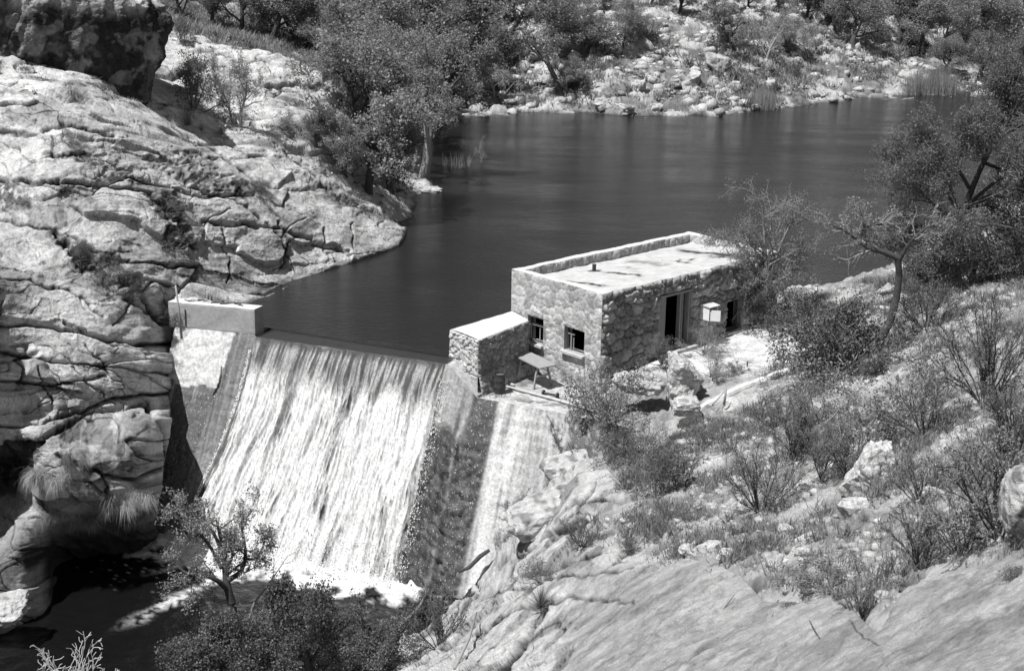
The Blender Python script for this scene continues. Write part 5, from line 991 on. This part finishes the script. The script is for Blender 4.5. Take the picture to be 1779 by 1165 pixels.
plants = [
 ('bush0','bush','dense dark leafy bush below the bare tree, right of the house yard','bush',1440,640,125,1.15), ('bush1','bush','dark bush in front of the crooked tree trunk','bush',1490,640,110,1.1),
 ('bush2','bush','bushy dark shrub on the slope under the crooked tree','bush',1560,735,130,1.2), ('bush1','bush','low dark bush at the foot of the bare tree','bush',1385,570,70,1.1),
 ('lace','shrub','spreading lacy shrub hiding the near corner of the house','shrub',1058,740,112,.72), ('bush0','bush','dark round bush on the bank under the terrace','bush',1140,865,95,.85),
 ('bush1','bush','dark bush growing out of the wall end above the dam rocks','bush',1075,795,55,.8), ('bush0','bush','small bush against the shaded wall, left of the house door','bush',1150,628,48,1.), ('bush2','bush','small bush against the wall, right of the house door','bush',1222,612,50,1.),
 ('bush1','bush','tiny round plant in the middle of the pale yard','plant',1280,645,20,1.), ('bush2','bush','low plant spilling over the yard, below the house door','plant',1235,650,38,1.1), ('bush2','bush','tuft of dark leaves on the bank beside the round white rock','plant',1210,755,45,.9),
 ('fan0','fan_shrub','fan shaped shrub with dark stems in the middle of the slope','shrub',1322,885,140,1.0), ('fan1','fan_shrub','tall upright fan shrub at the right, between grass and boulder','shrub',1712,700,200,.75),
 ('fan2','fan_shrub','large branching shrub with long dark stems near the right edge','shrub',1742,930,235,.95), ('fan2','fan_shrub','small fan shrub left of the large pale boulder','shrub',1475,825,110,.95),
 ('fan1','fan_shrub','thin twiggy shrub above the middle fan shrub','shrub',1385,800,110,1.1), ('bush2','bush','dark leafed bush on the pale bank below the yard','bush',1425,735,75,1.2), ('fan0','fan_shrub','fine shrub beside the bush on the pale bank','shrub',1350,745,80,1.1),
 ('fan1','fan_shrub','thin shrub left of the small fan shrub, on bare soil','shrub',1430,830,95,1.), ('fan2','fan_shrub','grey twiggy shrub between the upright fan shrub and the boulder','shrub',1610,760,110,1.1), ('fan0','fan_shrub','grey shrub on the right slope beneath the juniper','shrub',1610,570,90,1.2),
 ('bush0','bush','dark low bush under the juniper trunk','bush',1690,490,80,1.3), ('bush1','bush','dark shrub right of the juniper trunk','bush',1745,460,90,1.3), ('bush1','bush','shadowy bush left of the juniper trunk','bush',1612,530,60,1.1),
 ('fan2','fan_shrub','twiggy shrub at the right border above the large branching one','shrub',1765,790,150,1.), ('fan1','fan_shrub','dry shrub over the right end of the dark crevice','shrub',1600,985,120,1.15), ('fan0','fan_shrub','grey shrub in the grass right of the pale boulder','shrub',1600,870,110,1.1), ('fan2','fan_shrub','wiry shrub at the upper rim of the right slab','shrub',1670,960,110,1.2),
 ('bush1','bush','dark low plant filling the crevice of the foreground slab','plant',1440,1020,45,1.8), ('bush0','bush','dark plant at the right end of the foreground slab','plant',1770,1040,55,1.4), ('fan0','fan_shrub','dark thin shrub rooted in the gap between the two slabs','shrub',1500,1075,95,1.),
 ('fan1','fan_shrub','spiny dark shrub standing on the rocks at the bottom centre','shrub',765,1128,105,.9), ('bush1','bush','dark scrub on the bank at the dam foot','bush',750,1062,45,1.2), ('fan2','fan_shrub','dark broken stems and roots above the dam foot','shrub',905,905,62,.9),
 ('fan0','fan_shrub','dark shrub on the rock ledges below the slanting slab','shrub',1010,945,60,1.2), ('bush2','bush','grassy bush on the rocks, bottom centre right','bush',945,1020,55,1.1), ('bush0','bush','small dark plant among the layered rocks','plant',1090,960,30,1.3),
 ('bush2','bush','scrub between the terrace edge and the round bush','bush',1110,790,70,1.1), ('fan1','fan_shrub','grey scrub above the slanting slab','shrub',1180,850,80,1.2)]
for k, nm, lb, ct, u, v, hp, sx in plants: put(k, nm, lb, ct, u, v, hp, sx)
put('fan1', 'twisted_shrub', 'twisted dark shrub hanging over the pale face at the terrace corner', 'shrub', 985, 790, 95, .9, loc=np.array([*Gd(985, 790, 47.6)[:2], -2.6]))
# thicket at the bottom, in front of the fall
for k, lb, u, v, hp, sx, zz in (('thick0','dark round tree at the bottom, left of the thicket before the fall',425,1225,175,.9,-6.3),('thick1','dark tree in the middle of the thicket before the fall',548,1185,185,.75,-6.3),('thick0','dark tree at the right end of the thicket before the fall',632,1200,150,.9,-6.2),('thick1','low dark tree at the bottom edge, under the gnarled tree',375,1235,150,.9,-6.3)):
    l = np.array([*Gz(u, v, -6.2)[:2], zz]); put(k, 'leafy_tree', lb, 'tree', u, v, hp, sx, 'trees before the fall', loc=l)
for k, lb, u, v, hp, sx in (('bush0','bush between the dark trees and the water at the bottom',480,1130,90,1.3),('bush1','dark bush filling the bottom edge left of centre',560,1170,90,1.3)):
    put(k, 'bush', lb, 'bush', u, v, hp, sx, loc=np.array([*Gz(u, v, -6.3)[:2], -6.7]))
rd_.random()
# pale twigs at the lower left, near
l = np.array([*Gz(100, 1172, -4)[:2], -4.0])
s = Sk(99)
for j in range(16):
    a = j*2.4; e = s.r.uniform(.5, 1.5); s.limb((.1*math.cos(a), .1*math.sin(a), -1.2), (math.cos(a)*math.cos(e), math.sin(a)*math.cos(e), math.sin(e)), s.r.uniform(1.4, 2.2), .02, 0, [O3(n=6, len=.4, ang=.7, wig=.2, k=7, start=.3, up=.06), O3(n=3, len=.5, ang=.8, wig=.3, k=4), O3(wig=.3, k=3)])
t_ = thing('leafless_shrub', 'pale leafless shrub at the bottom left corner, over the black pool', 'shrub', l+UP*-.1); obj('twigs', s.tubes('leafless', minr=.012), simple('pale_twig', .42, .9), t_)
# dead branches in the foreground
stick('dead_branch', 'long pale crooked branch lying on the rocks at the bottom centre', [P(618, 1158)+UP*.25, P(640, 1130)+UP*.35, P(690, 1105)+UP*.25, P(728, 1068)+UP*.3, P(745, 1045)+UP*.5], [.09, .08, .06, .045, .015], M_BARKP)
stick('dead_branch', 'short dark stick standing on the rock, right of the spiny shrub', [P(790, 1160), P(815, 1120)+UP*.2, P(828, 1085)+UP*.4], [.05, .04, .02], M_WOOD)
stick('log', 'dark weathered log resting against the foot of the dam', [Gd(797, 993, 45.5), Gd(815, 985, 45.5), Gd(835, 965, 45.7), Gd(850, 955, 45.7)], [.03, .07, .08, .06], M_BARK, 'log')
stick('dead_branch', 'thin dead twig lying on the foreground slab, left of the crevice', [P(1238, 1085)+UP*.02, P(1262, 1060)+UP*.12, P(1275, 1045)+UP*.16], [.012, .01, .006], M_WOODD, 'twig')
stick('dead_branch', 'dark forked twig on the foreground slab below the crevice', [P(1432, 1125)+UP*.02, P(1415, 1105)+UP*.1, P(1405, 1090)+UP*.14], [.016, .012, .006], M_WOODD, 'twig')
stick('dead_branch', 'tiny dark twig in the middle of the foreground slab', [P(1342, 1072)+UP*.02, P(1348, 1055)+UP*.06, P(1352, 1048)+UP*.08], [.014, .012, .008], M_WOODD, 'twig')
# left bank
for k, nm, lb, ct, u, v, hp, sx in [
 ('bush0','bush','bush in the cleft right of the overhanging boulder','bush',335,190,95,.75), ('airy0','bare_tree','slim leafless tree in front of the white outcrop','tree',418,222,150,.8), ('airy1','bare_tree','thin bare tree beside the slim leafless one','tree',405,216,120,.7),
 ('bush2','bush','leafy bush on the ledge right of the slim bare tree','bush',515,240,50,1.1), ('oak1','small_oak','small oak at the foot of the white outcrop','tree',548,262,80,.9), ('oak3','small_oak','dark oak below the right end of the white outcrop','tree',600,300,100,1.),
 ('bush0','bush','dark bush on the bank left of the shoreline oak','bush',615,300,60,1.3), ('bush0','bush','small bush on top of the white outcrop','bush',320,75,45,1.), ('bush1','bush','dark patch of scrub in the hollow of the left slope','bush',300,430,38,1.1), ('bush1','bush','low scrub in the upper hollow of the left slope','bush',285,370,32,1.3),
 ('bush0','bush','dark bush at the upper end of the mossy gully','bush',140,448,28,1.6), ('bush1','bush','dark bush in the middle of the mossy gully','bush',190,480,28,1.6), ('bush0','bush','dark bush at the lower end of the mossy gully','bush',228,505,28,1.4), ('bush1','bush','tangle of dark scrub beside the wing wall','bush',292,555,34,1.1), ('bush2','bush','faint low bush on the bright upper left slope','bush',110,245,24,1.6),
 ('bush0','bush','dark scrub on the slope above the promontory','bush',440,335,26,1.8), ('bush1','bush','dark shrub at the rim of the promontory','bush',600,352,22,1.8)]:
    put(k, nm, lb, ct, u, v, hp, sx)
clump('yucca', 'yucca', 'spiky yucca at the foot of the overhanging boulder', 'yucca', P(326, 226)+UP*.2, .95)
clump('yucca', 'yucca', 'spiky yucca in the grass left of the slim bare tree', 'yucca', P(385, 238)+UP*.1, .6, 1)
clump('yucca', 'yucca', 'dark spiky yucca at the right edge of the picture', 'yucca', P(1768, 585, 12)+UP*.1, .6, 2)
clump('yucca', 'yucca', 'spiky yucca beside the layered rocks, bottom centre', 'yucca', P(940, 1060)+UP*.1, .7, 3)
for u, v, h_, lb in ((300,225,.7,'dry grass clump left of the yucca by the boulder'),(350,228,.6,'dry grass clump right of the yucca by the boulder'),(440,228,.6,'dry grass tuft at the foot of the slim bare tree'),(1340,850,.5,'dry tuft behind the middle fan shrub'),(940,1000,.8,'large dry grass clump on the layered rocks'),(1750,640,.8,'tall dry grass at the right edge below the yucca'),(1500,905,.5,'dry grass under the large pale boulder'),(1515,1040,.45,'dry grass in the gap between the two slabs')):
    clump('tuft', 'grass_clump', lb, 'grass', P(u, v), h_, u)
for k_, (u, v, h_, lb) in enumerate(((95,835,.75,'dry grass matted on the dark gorge wall, leftmost'),(70,905,.6,'grass hanging above the pale rib at the lower left'),(212,870,.8,'broad pale grass hanging under the rounded rock bulge'),(150,905,.6,'wispy grass hanging lowest on the gorge wall'),(250,905,.65,'dark grass fringe hanging beside the dam'),(130,800,.6,'grass growing in the crack left of the rounded rock bulge'))):
    clump('drape%d' % (k_ % 3), 'hanging_grass', lb, 'grass', onsheet(S1, u, v)+UP*.1, h_, (-.2, .3, 0, .1, -.1, .5)[k_], 'grass hanging in the gorge')
# shoreline oak with the pale leaning trunk
sl_ = P(742, 312); g = px2m(742, 312, sl_); s = Sk(101)
o_ = [O3(n=5, len=.6, ang=.8, wig=.15, k=5, start=.3, rr=.5), O3(n=7, len=.5, ang=.8, wig=.2, start=.2, k=5), O3(n=5, len=.5, ang=.8, wig=.25, k=4, start=.2), O3(wig=.3, k=3)]
tk = im2([(735,318,0),(742,280,0),(745,240,0),(740,205,.2),(735,180,.2)], 742, 312)
for pts in ([(738,190,.2),(700,150,.2),(660,120,.3),(640,90,.2)], [(738,190,.2),(745,140,0),(740,90,0)], [(742,210,0),(770,170,.2),(800,140,.3),(815,110,.3)], [(738,200,0),(710,190,-1.5),(680,190,-2)], [(742,200,0),(770,190,-1.5),(790,180,-2)], [(738,190,0),(700,130,2),(690,90,2.5)], [(745,250,0),(765,230,0),(770,205,0)]):
    s.curve(im2(pts, 742, 312), list(np.linspace(.15, .03, len(pts))), 1, o_)
s2 = Sk(1); s2.seg = [(a, b_, r0, r1, 0) for a, b_, r0, r1 in zip(tk[:-1], tk[1:], (.34,.28,.24,.22), (.28,.24,.22,.2))]
t_ = thing('shoreline_oak', 'broad oak with a pale leaning trunk at the water, left shore', 'tree', sl_)
obj('trunk', s2.tubes('so_trunk'), M_BARKP, t_); obj('limbs', s.tubes('so_limbs', minr=.012), M_BARK, t_); obj('crown', leaves('so_leaves', s.tips, 24, .105, .42, 6, (.5, 1.5)), L_OAK, t_)
# wood behind the left bank: trees one by one
wood = [(640,330,170,'oak0'),(680,335,120,'oak2'),(655,280,170,'oak1'),(700,250,190,'oak3'),(620,250,170,'oak2'),(665,215,200,'oak0'),(730,200,150,'oak1'),(780,185,170,'oak3'),(640,175,190,'oak3'),(700,160,170,'oak2'),(755,165,160,'oak0'),(625,150,140,'oak1'),
 (560,100,120,'airy0'),(520,85,110,'oak2'),(470,70,110,'oak3'),(420,55,95,'oak0'),(370,45,80,'oak1'),(320,40,70,'oak2'),(620,110,150,'oak2'),(670,110,150,'airy1'),(720,110,150,'oak1'),(775,120,160,'oak0'),(830,140,130,'airy0'),(840,90,130,'oak2'),(650,60,100,'oak3'),(700,55,100,'oak0'),(750,50,90,'oak1'),(800,55,90,'airy1'),(600,50,90,'oak1'),(550,45,80,'oak0'),(500,40,75,'airy0'),(450,35,60,'oak2')]
wl = ['shoreline thicket tree just right of the promontory','low dark tree at the water beside the shoreline oak','grey tree behind the bank, below the white outcrop','tree behind the shoreline oak, left of its trunk','tree right behind the end of the white outcrop','tall tree in the thick wood left of the lake','tree behind the crown of the shoreline oak','tree at the left end of the far shore','tree in the wood, touching the tip of the white outcrop','grey tree in the middle of the wood left of the lake','pale tree behind the shoreline oak crown, upper right','tree just above the tip of the white outcrop']
wl += ['leafless tree behind the ridge of the white outcrop, near its tip', 'bushy oak right behind the middle of the white outcrop ridge', 'oak behind the ridge of the white outcrop, left of the middle one', 'small oak behind the highest part of the white outcrop', 'oak peeping over the left end of the white outcrop', 'oak beside the top of the overhanging boulder, leftmost of the wood',
 'oak two rows behind the tip of the white outcrop', 'pale leafless tree in the middle of the wood, right of the outcrop', 'oak uphill of the shoreline oak, in the middle row of the wood', 'oak left of the slender trunk that rises at the far shore', 'thin leafless tree between the slender trunk and the big dark trunk', 'oak on the bank just left of the big dark trunk',
 'top row oak of the wood, straight above the outcrop tip', 'top row oak of the wood, between outcrop tip and shoreline oak', 'top row oak of the wood, above the shoreline oak', 'leafless top row tree beside the slender trunk', 'top row oak behind the outcrop tip, at the picture edge', 'top row oak above the outcrop ridge, right half', 'leafless top row tree above the middle of the outcrop ridge', 'top row oak above the left half of the outcrop ridge']
for i, (u, v, hp, k) in enumerate(wood): put(k, 'oak_tree' if k[0] == 'o' else 'bare_tree', wl[i], 'tree', u, v, hp, 1.1, 'trees of the wood left of the lake')
# far bank trees
fb = [('oak0','dark shrub on the far bank above the tall white boulder',1272,92,80,1.2),('oak2','round dark bush beside the shadow on the far bank',1375,95,60,1.2),('airy0','leafless bush leaning right on the far bank',1400,105,70,1.3),('airy1','pale leafless bush between the two dark ones on the far bank',1330,105,85,1.2),
 ('oak1','bushy tree at the top of the far bank, centre',1180,25,60,1.3),('oak3','bush left of the bare slope on the far bank',1100,60,60,1.3),('airy1','slim tree with bare stem on the far bank',1033,85,120,.6),('oak0','small dark bush on the far bank near the slim bare tree',1080,90,45,1.3),
 ('oak2','dark bush on the far bank behind the leaning trunk',1010,110,80,1.4),('oak3','bushy oak right of the big dark trunk',960,80,110,1.3),('airy0','pale brush at the waterline, far left of the lake',860,180,90,1.4),('oak1','low brush above the reeds on the far shore',985,165,60,1.5),('airy1','pale fallen brush leaning to the water, far shore',825,175,80,1.3),
 ('oak0','dark pine like tree at the top, right of centre',1440,40,70,1.2),('oak1','tree at the top edge right of the bare slope',1400,35,60,1.2)]
for k, lb, u, v, hp, sx in fb: put(k, 'far_tree', lb, 'tree', u, v, hp, sx)
fl = ['dark oak just right of the bare rocky slope, left end of the right wood', 'pale leafless tree left of the tall straight pine', 'oak at the foot of the tall straight pine', 'oak standing in front of the second dark pine', 'pale leafless tree above the reeds at the far right', 'oak right of the leafless tree above the reeds', 'oak above the crown of the juniper, lower row', 'oak in the lower row at the right picture edge, above the juniper',
 'top edge oak left of the tall straight pine', 'top edge oak touching the tall straight pine', 'top edge oak right of the two pines', 'top edge oak above the leafless tree by the reeds', 'top edge oak above the juniper', 'leafless tree in the top right corner', 'oak on the skyline of the bare rocky slope, right end', 'low oak behind the tall reeds', 'oak right of the tall reeds, above the water corner', 'oak behind the top of the juniper crown',
 'small top edge oak above the tall white boulder', 'small top edge oak above the shadowed bushes of the far bank', 'small top edge oak right of the far bank bushes', 'oak beside the big dark trunk, on its right', 'small top edge oak right of the big dark trunk', 'top edge oak above the leaning waterline tree', 'small top edge oak left of the slim bare stem', 'small top edge oak at the middle of the bare slope', 'oak on the left of the big dark trunk, at the picture top']
for i, (u, v, hp, k) in enumerate([(1480,85,90,'oak2'),(1520,70,90,'airy0'),(1560,80,95,'oak0'),(1600,95,100,'oak3'),(1640,85,95,'airy1'),(1680,100,110,'oak1'),(1720,80,100,'oak2'),(1760,100,110,'oak0'),(1500,40,80,'oak3'),(1550,35,80,'oak1'),(1610,40,80,'oak2'),(1660,45,80,'oak0'),(1720,40,80,'oak3'),(1770,45,80,'airy0'),(1450,60,70,'oak0'),(1640,130,60,'oak2'),(1700,140,80,'oak3'),(1760,150,90,'oak1'),(1240,10,50,'oak2'),(1300,15,50,'oak0'),(1350,20,50,'oak1'),(900,40,90,'oak2'),(940,20,60,'oak1'),(1000,30,70,'oak3'),(1050,20,60,'oak0'),(1130,10,50,'oak2'),(860,30,80,'oak0')]):
    put(k, 'oak_tree' if k[0] == 'o' else 'bare_tree', fl[i], 'tree', u, v, hp, 1.15, 'trees of the wood behind the far bank')
# big dark trunk, leaning trunk and two straight stems on the far bank
def hero(name, label, u0, v0, curves, stem, leafn, mat_leaf, seed, rs_=.3, lsz=.16, spread=.5, bark=None):
    l = P(u0, v0); g_ = px2m(u0, v0, l); s = Sk(seed); o_ = [O3(n=6, len=.55, ang=.8, wig=.18, k=5, start=.35, rr=.5), O3(n=6, len=.55, ang=.8, wig=.22, start=.2, k=5), O3(n=4, len=.5, ang=.8, wig=.25, k=4), O3(wig=.3, k=3)]
    f_ = lambda pts: [np.array([(x-u0)*g_, y, (v0-z)*g_]) for x, z, y in pts]
    q = f_(stem); r_ = np.linspace(rs_, rs_*.6, len(q))
    for i in range(len(q)-1): s.seg.append((q[i], q[i+1], r_[i], r_[i+1], 0))
    for c in curves: s.curve(f_(c), list(np.linspace(rs_*.55, .03, len(c))), 1, o_)
    t_ = thing(name, label, 'tree', l); obj('trunk', s.tubes(name, minr=.015), bark or M_BARK, t_)
    if leafn: obj('crown', leaves(name+'_leaves', s.tips, leafn, lsz, spread, seed, (.5, 1.5)), mat_leaf, t_)
hero('big_oak', 'big oak with a thick dark slanting trunk on the far bank', 882, 118, [[(868,55,0),(850,20,0),(835,-10,0)],[(875,80,0),(900,40,0),(915,10,0)],[(868,50,0),(880,20,1),(890,-10,1)],[(860,30,0),(820,10,-1),(790,-5,-1)]], [(884,122,0),(880,90,0),(872,60,0),(862,30,0),(850,5,0)], 12, L_OAK, 201, .55)
hero('leaning_tree', 'thin dark tree leaning left at the waterline of the far shore', 975, 168, [[(945,110,0),(925,90,0),(900,80,0)],[(955,125,0),(950,100,0),(965,80,0)]], [(978,172,0),(968,145,0),(955,120,0),(940,98,0),(928,85,0)], 8, L_OAK, 202, .22)
hero('straight_tree', 'straight slender trunk rising from the left end of the far shore', 808, 186, [[(810,60,0),(780,30,0),(760,10,0)],[(811,70,0),(840,40,0),(860,20,0)],[(812,20,0),(815,-10,0)]], [(808,190,0),(809,140,0),(812,80,0),(814,0,0)], 8, L_OAK, 203, .28)
hero('pine_tree', 'tall straight dark trunked pine near the top right', 1572, 80, [[(1572,30,0),(1550,10,0)],[(1572,20,0),(1600,0,0)]], [(1572,85,0),(1573,40,0),(1575,-10,0)], 10, L_DARK, 204, .3)
hero('pine_tree', 'dark pine right of the tall straight one at the top right', 1598, 88, [[(1597,40,0),(1620,15,0)],[(1597,30,0),(1580,5,0)]], [(1597,92,0),(1598,40,0),(1600,-10,0)], 10, L_DARK, 205, .35)
# reeds
rng = np.random.RandomState(8)
for u0, u1, v, n, h_, lb in ((860,1000,193,26,1.5,'belt of grey reeds along the far shore, left of the rocks'),(1160,1200,200,5,1.6,'small reed clump at the far rocky shore'),(1295,1345,192,12,1.9,'tall reed clump in front of the far bank'),(1575,1660,166,22,2.6,'tall reeds at the far right corner of the lake'),(690,700,1,0,0,'')):
    if not n: continue
    V = []; Fc = []; tn = []; n0 = 0; c0 = Gz((u0+u1)/2, v, 0)
    for j in range(n*60):
        u = rng.uniform(u0, u1); b_ = Gz(u, v-rng.uniform(0, 6), 0)-c0; hh = h_*rng.uniform(.4, 1.1)*(1-.3*abs(2*(u-u0)/(u1-u0)-1)); lean = rng.normal(size=2)*.12*hh
        V += [b_+np.array([-.025, 0, -.1]), b_+np.array([.025, 0, -.1]), b_+np.array([lean[0], lean[1], hh])]; Fc.append([n0, n0+1, n0+2]); n0 += 3; tn += [rng.uniform(.35, 1.1)]*3
    tag(obj('reeds', mesh('reeds', V, np.array(Fc), {'tone': tn}), L_GRASS, None, tuple(map(float, c0))), lb, 'reeds')
for u, v, n, h_, lb in ((792,290,60,1.0,'thin pale reeds standing in the water beside the shoreline oak'),):
    V = []; Fc = []; c0 = Gz(u, v, 0); n0 = 0
    for j in range(n):
        b_ = Gz(u+rng.uniform(-24, 24), v+rng.uniform(-3, 3), 0)-c0; hh = h_*rng.uniform(.3, 1); V += [b_+np.array([-.015, 0, -.1]), b_+np.array([.015, 0, -.1]), b_+np.array([rng.normal()*.08, 0, hh])]; Fc.append([n0, n0+1, n0+2]); n0 += 3
    tag(obj('reeds', mesh('reeds', V, np.array(Fc), {'tone': [1.2]*n0}), L_GRASS, None, tuple(map(float, c0))), lb, 'reeds')
plant('airy0', 'drowned_bush', 'small pale leafless bush standing in the lake', 'bush', Gz(838, 280, 0)-UP*.3, 1.9, 1., None, .75)
# ---- ground cover: dry grass and litter over the slopes (nobody could count it)
def scatter(name, n, prob, hmin, hmax, wd, blades, m_, seed, label=None, tone=(.4, 1.2), spread=.12, lean=.8):
    rs = np.random.RandomState(seed); pr = (prob*((PU > -60) & (PU < 1840) & (PV > -60) & (PV < 1240))).ravel(); ix = rs.choice(len(pr), n, p=pr/pr.sum())
    base = np.stack([GX.ravel()[ix], GY.ravel()[ix], Z.ravel()[ix]], -1); base[:, :2] += rs.normal(size=(n, 2))*.05
    b_ = np.repeat(base, blades, 0); m2 = len(b_); b_[:, :2] += rs.normal(size=(m2, 2))*spread
    hh = np.repeat(rs.uniform(hmin, hmax, n), blades)*rs.uniform(.5, 1.1, m2); a = rs.uniform(0, 6.283, m2); ln = rs.uniform(.1, lean, m2)*hh
    sdv = np.stack([-np.sin(a), np.cos(a), np.zeros(m2)], -1)*wd*(.5+hh/hmax)[:, None]; tipv = b_+np.stack([np.cos(a)*ln, np.sin(a)*ln, hh], -1); b_[:, 2] -= .03
    V = np.stack([b_-sdv, b_+sdv, tipv], 1).reshape(-1, 3); tn = np.repeat(np.repeat(rs.uniform(*tone, n), blades)*rs.uniform(.7, 1.3, m2), 3)
    o = obj(name, mesh(name, V, np.arange(m2*3).reshape(-1, 3), {'tone': tn}), m_); return tag(o, label, kind='stuff')
vis = ((Z > .05) | (sd_ < 0))
soilm = soil*(1-terr)*fr_*(GY < 60)*vis*(GY > 9)*(GX > -2.6)*(Z > -5)
clm = ss(fbm(GX*.5, GY*.5, 301, 3), -.3, .4)
scatter('dry_grass', 6500, soilm*(.12+clm), .05, .2, .005, 13, L_GRASS, 1)
scatter('low_scrub', 1900, soilm*(.06+ss(fbm(GX*.35, GY*.35, 303, 3), .0, .5)), .08, .28, .013, 34, L_OAK, 2, spread=.17, lean=2.2)
farm = far*(GY < 175)*(Z > .25)*(.15+ss(fbm(GX*.12, GY*.12, 305, 3), -.2, .4)+1.5*(GX < -6))
scatter('hill_brush', 6000, farm, .2, .7, .045, 30, L_OAK, 3, spread=.4, lean=2)
scatter('hill_grass', 6000, farm+.1*far, .2, .6, .03, 14, L_GRASS, 4, spread=.3)
lm_ = left*(Z > .3)*(GY < 88)*(ss(lich-.5+.3*groove, 0, .5)*.4+groove+.2*(GX > -12)*(GY > 70))*(1-ss(PU, 2000, 2001))
scatter('bank_scrub', 900, lm_+1e-9, .03, .12, .02, 26, L_DARK, 5, spread=.14, lean=3)
scatter('bank_grass', 900, lm_+1e-9, .05, .16, .01, 14, L_GRASS, 6, spread=.12, lean=1.5)
# ---- loose stones
def stones(name, n, prob, smin, smax, seed, tone=.5):
    rs = np.random.RandomState(seed); pr = (prob*((PU > -60) & (PU < 1840) & (PV > -60) & (PV < 1240))).ravel(); ix = rs.choice(len(pr), n, p=pr/pr.sum())
    b_ = np.stack([GX.ravel()[ix], GY.ravel()[ix], Z.ravel()[ix]], -1); s_0 = smin*(smax/smin)**(rs.rand(n)**2.2)
    ph = (1+5**.5)/2; ico = np.array([(-1,ph,0),(1,ph,0),(-1,-ph,0),(1,-ph,0),(0,-1,ph),(0,1,ph),(0,-1,-ph),(0,1,-ph),(ph,0,-1),(ph,0,1),(-ph,0,-1),(-ph,0,1)])/1.9
    fi = np.array([(0,11,5),(0,5,1),(0,1,7),(0,7,10),(0,10,11),(1,5,9),(5,11,4),(11,10,2),(10,7,6),(7,1,8),(3,9,4),(3,4,2),(3,2,6),(3,6,8),(3,8,9),(4,9,5),(2,4,11),(6,2,10),(8,6,7),(9,8,1)])
    v = ico[None]*rs.uniform(.6, 1.3, (n, 12, 1))*np.stack([rs.uniform(.7, 1.5, n), rs.uniform(.6, 1.1, n), rs.uniform(.4, .9, n)], -1)[:, None]*s_0[:, None, None]
    a = rs.uniform(0, 6.28, n)[:, None]; v = np.stack([v[..., 0]*np.cos(a)-v[..., 1]*np.sin(a), v[..., 0]*np.sin(a)+v[..., 1]*np.cos(a), v[..., 2]], -1)+b_[:, None]
    f = fi[None]+(np.arange(n)*12)[:, None, None]
    o = obj(name, mesh(name, v.reshape(-1, 3), f.reshape(-1, 3), {'tone': np.repeat(np.clip(rs.normal(tone, .09, n), .2, .62), 12)}), M_ROCK); return tag(o, kind='stuff')
stones('hill_scree', 2600, far*(GY < 160)*(Z > .1)*(.2+ss(fbm(GX*.15, GY*.15, 307, 3), -.1, .4))*(1-.85*(GX < -6)), .12, .75, 11, .47)
stones('slope_gravel', 6000, soilm*(.3+ss(fbm(GX*.6, GY*.6, 309, 3), .0, .5)), .015, .2, 12, .42)
stones('bank_rubble', 500, lm_*.3+left*(Z > .2)*.05*(GY > 60), .04, .2, 13, .5)
stones('slab_grit', 420, slabd*(1-crev)*(GY < 34)*(GY > 9), .006, .05, 14, .42)
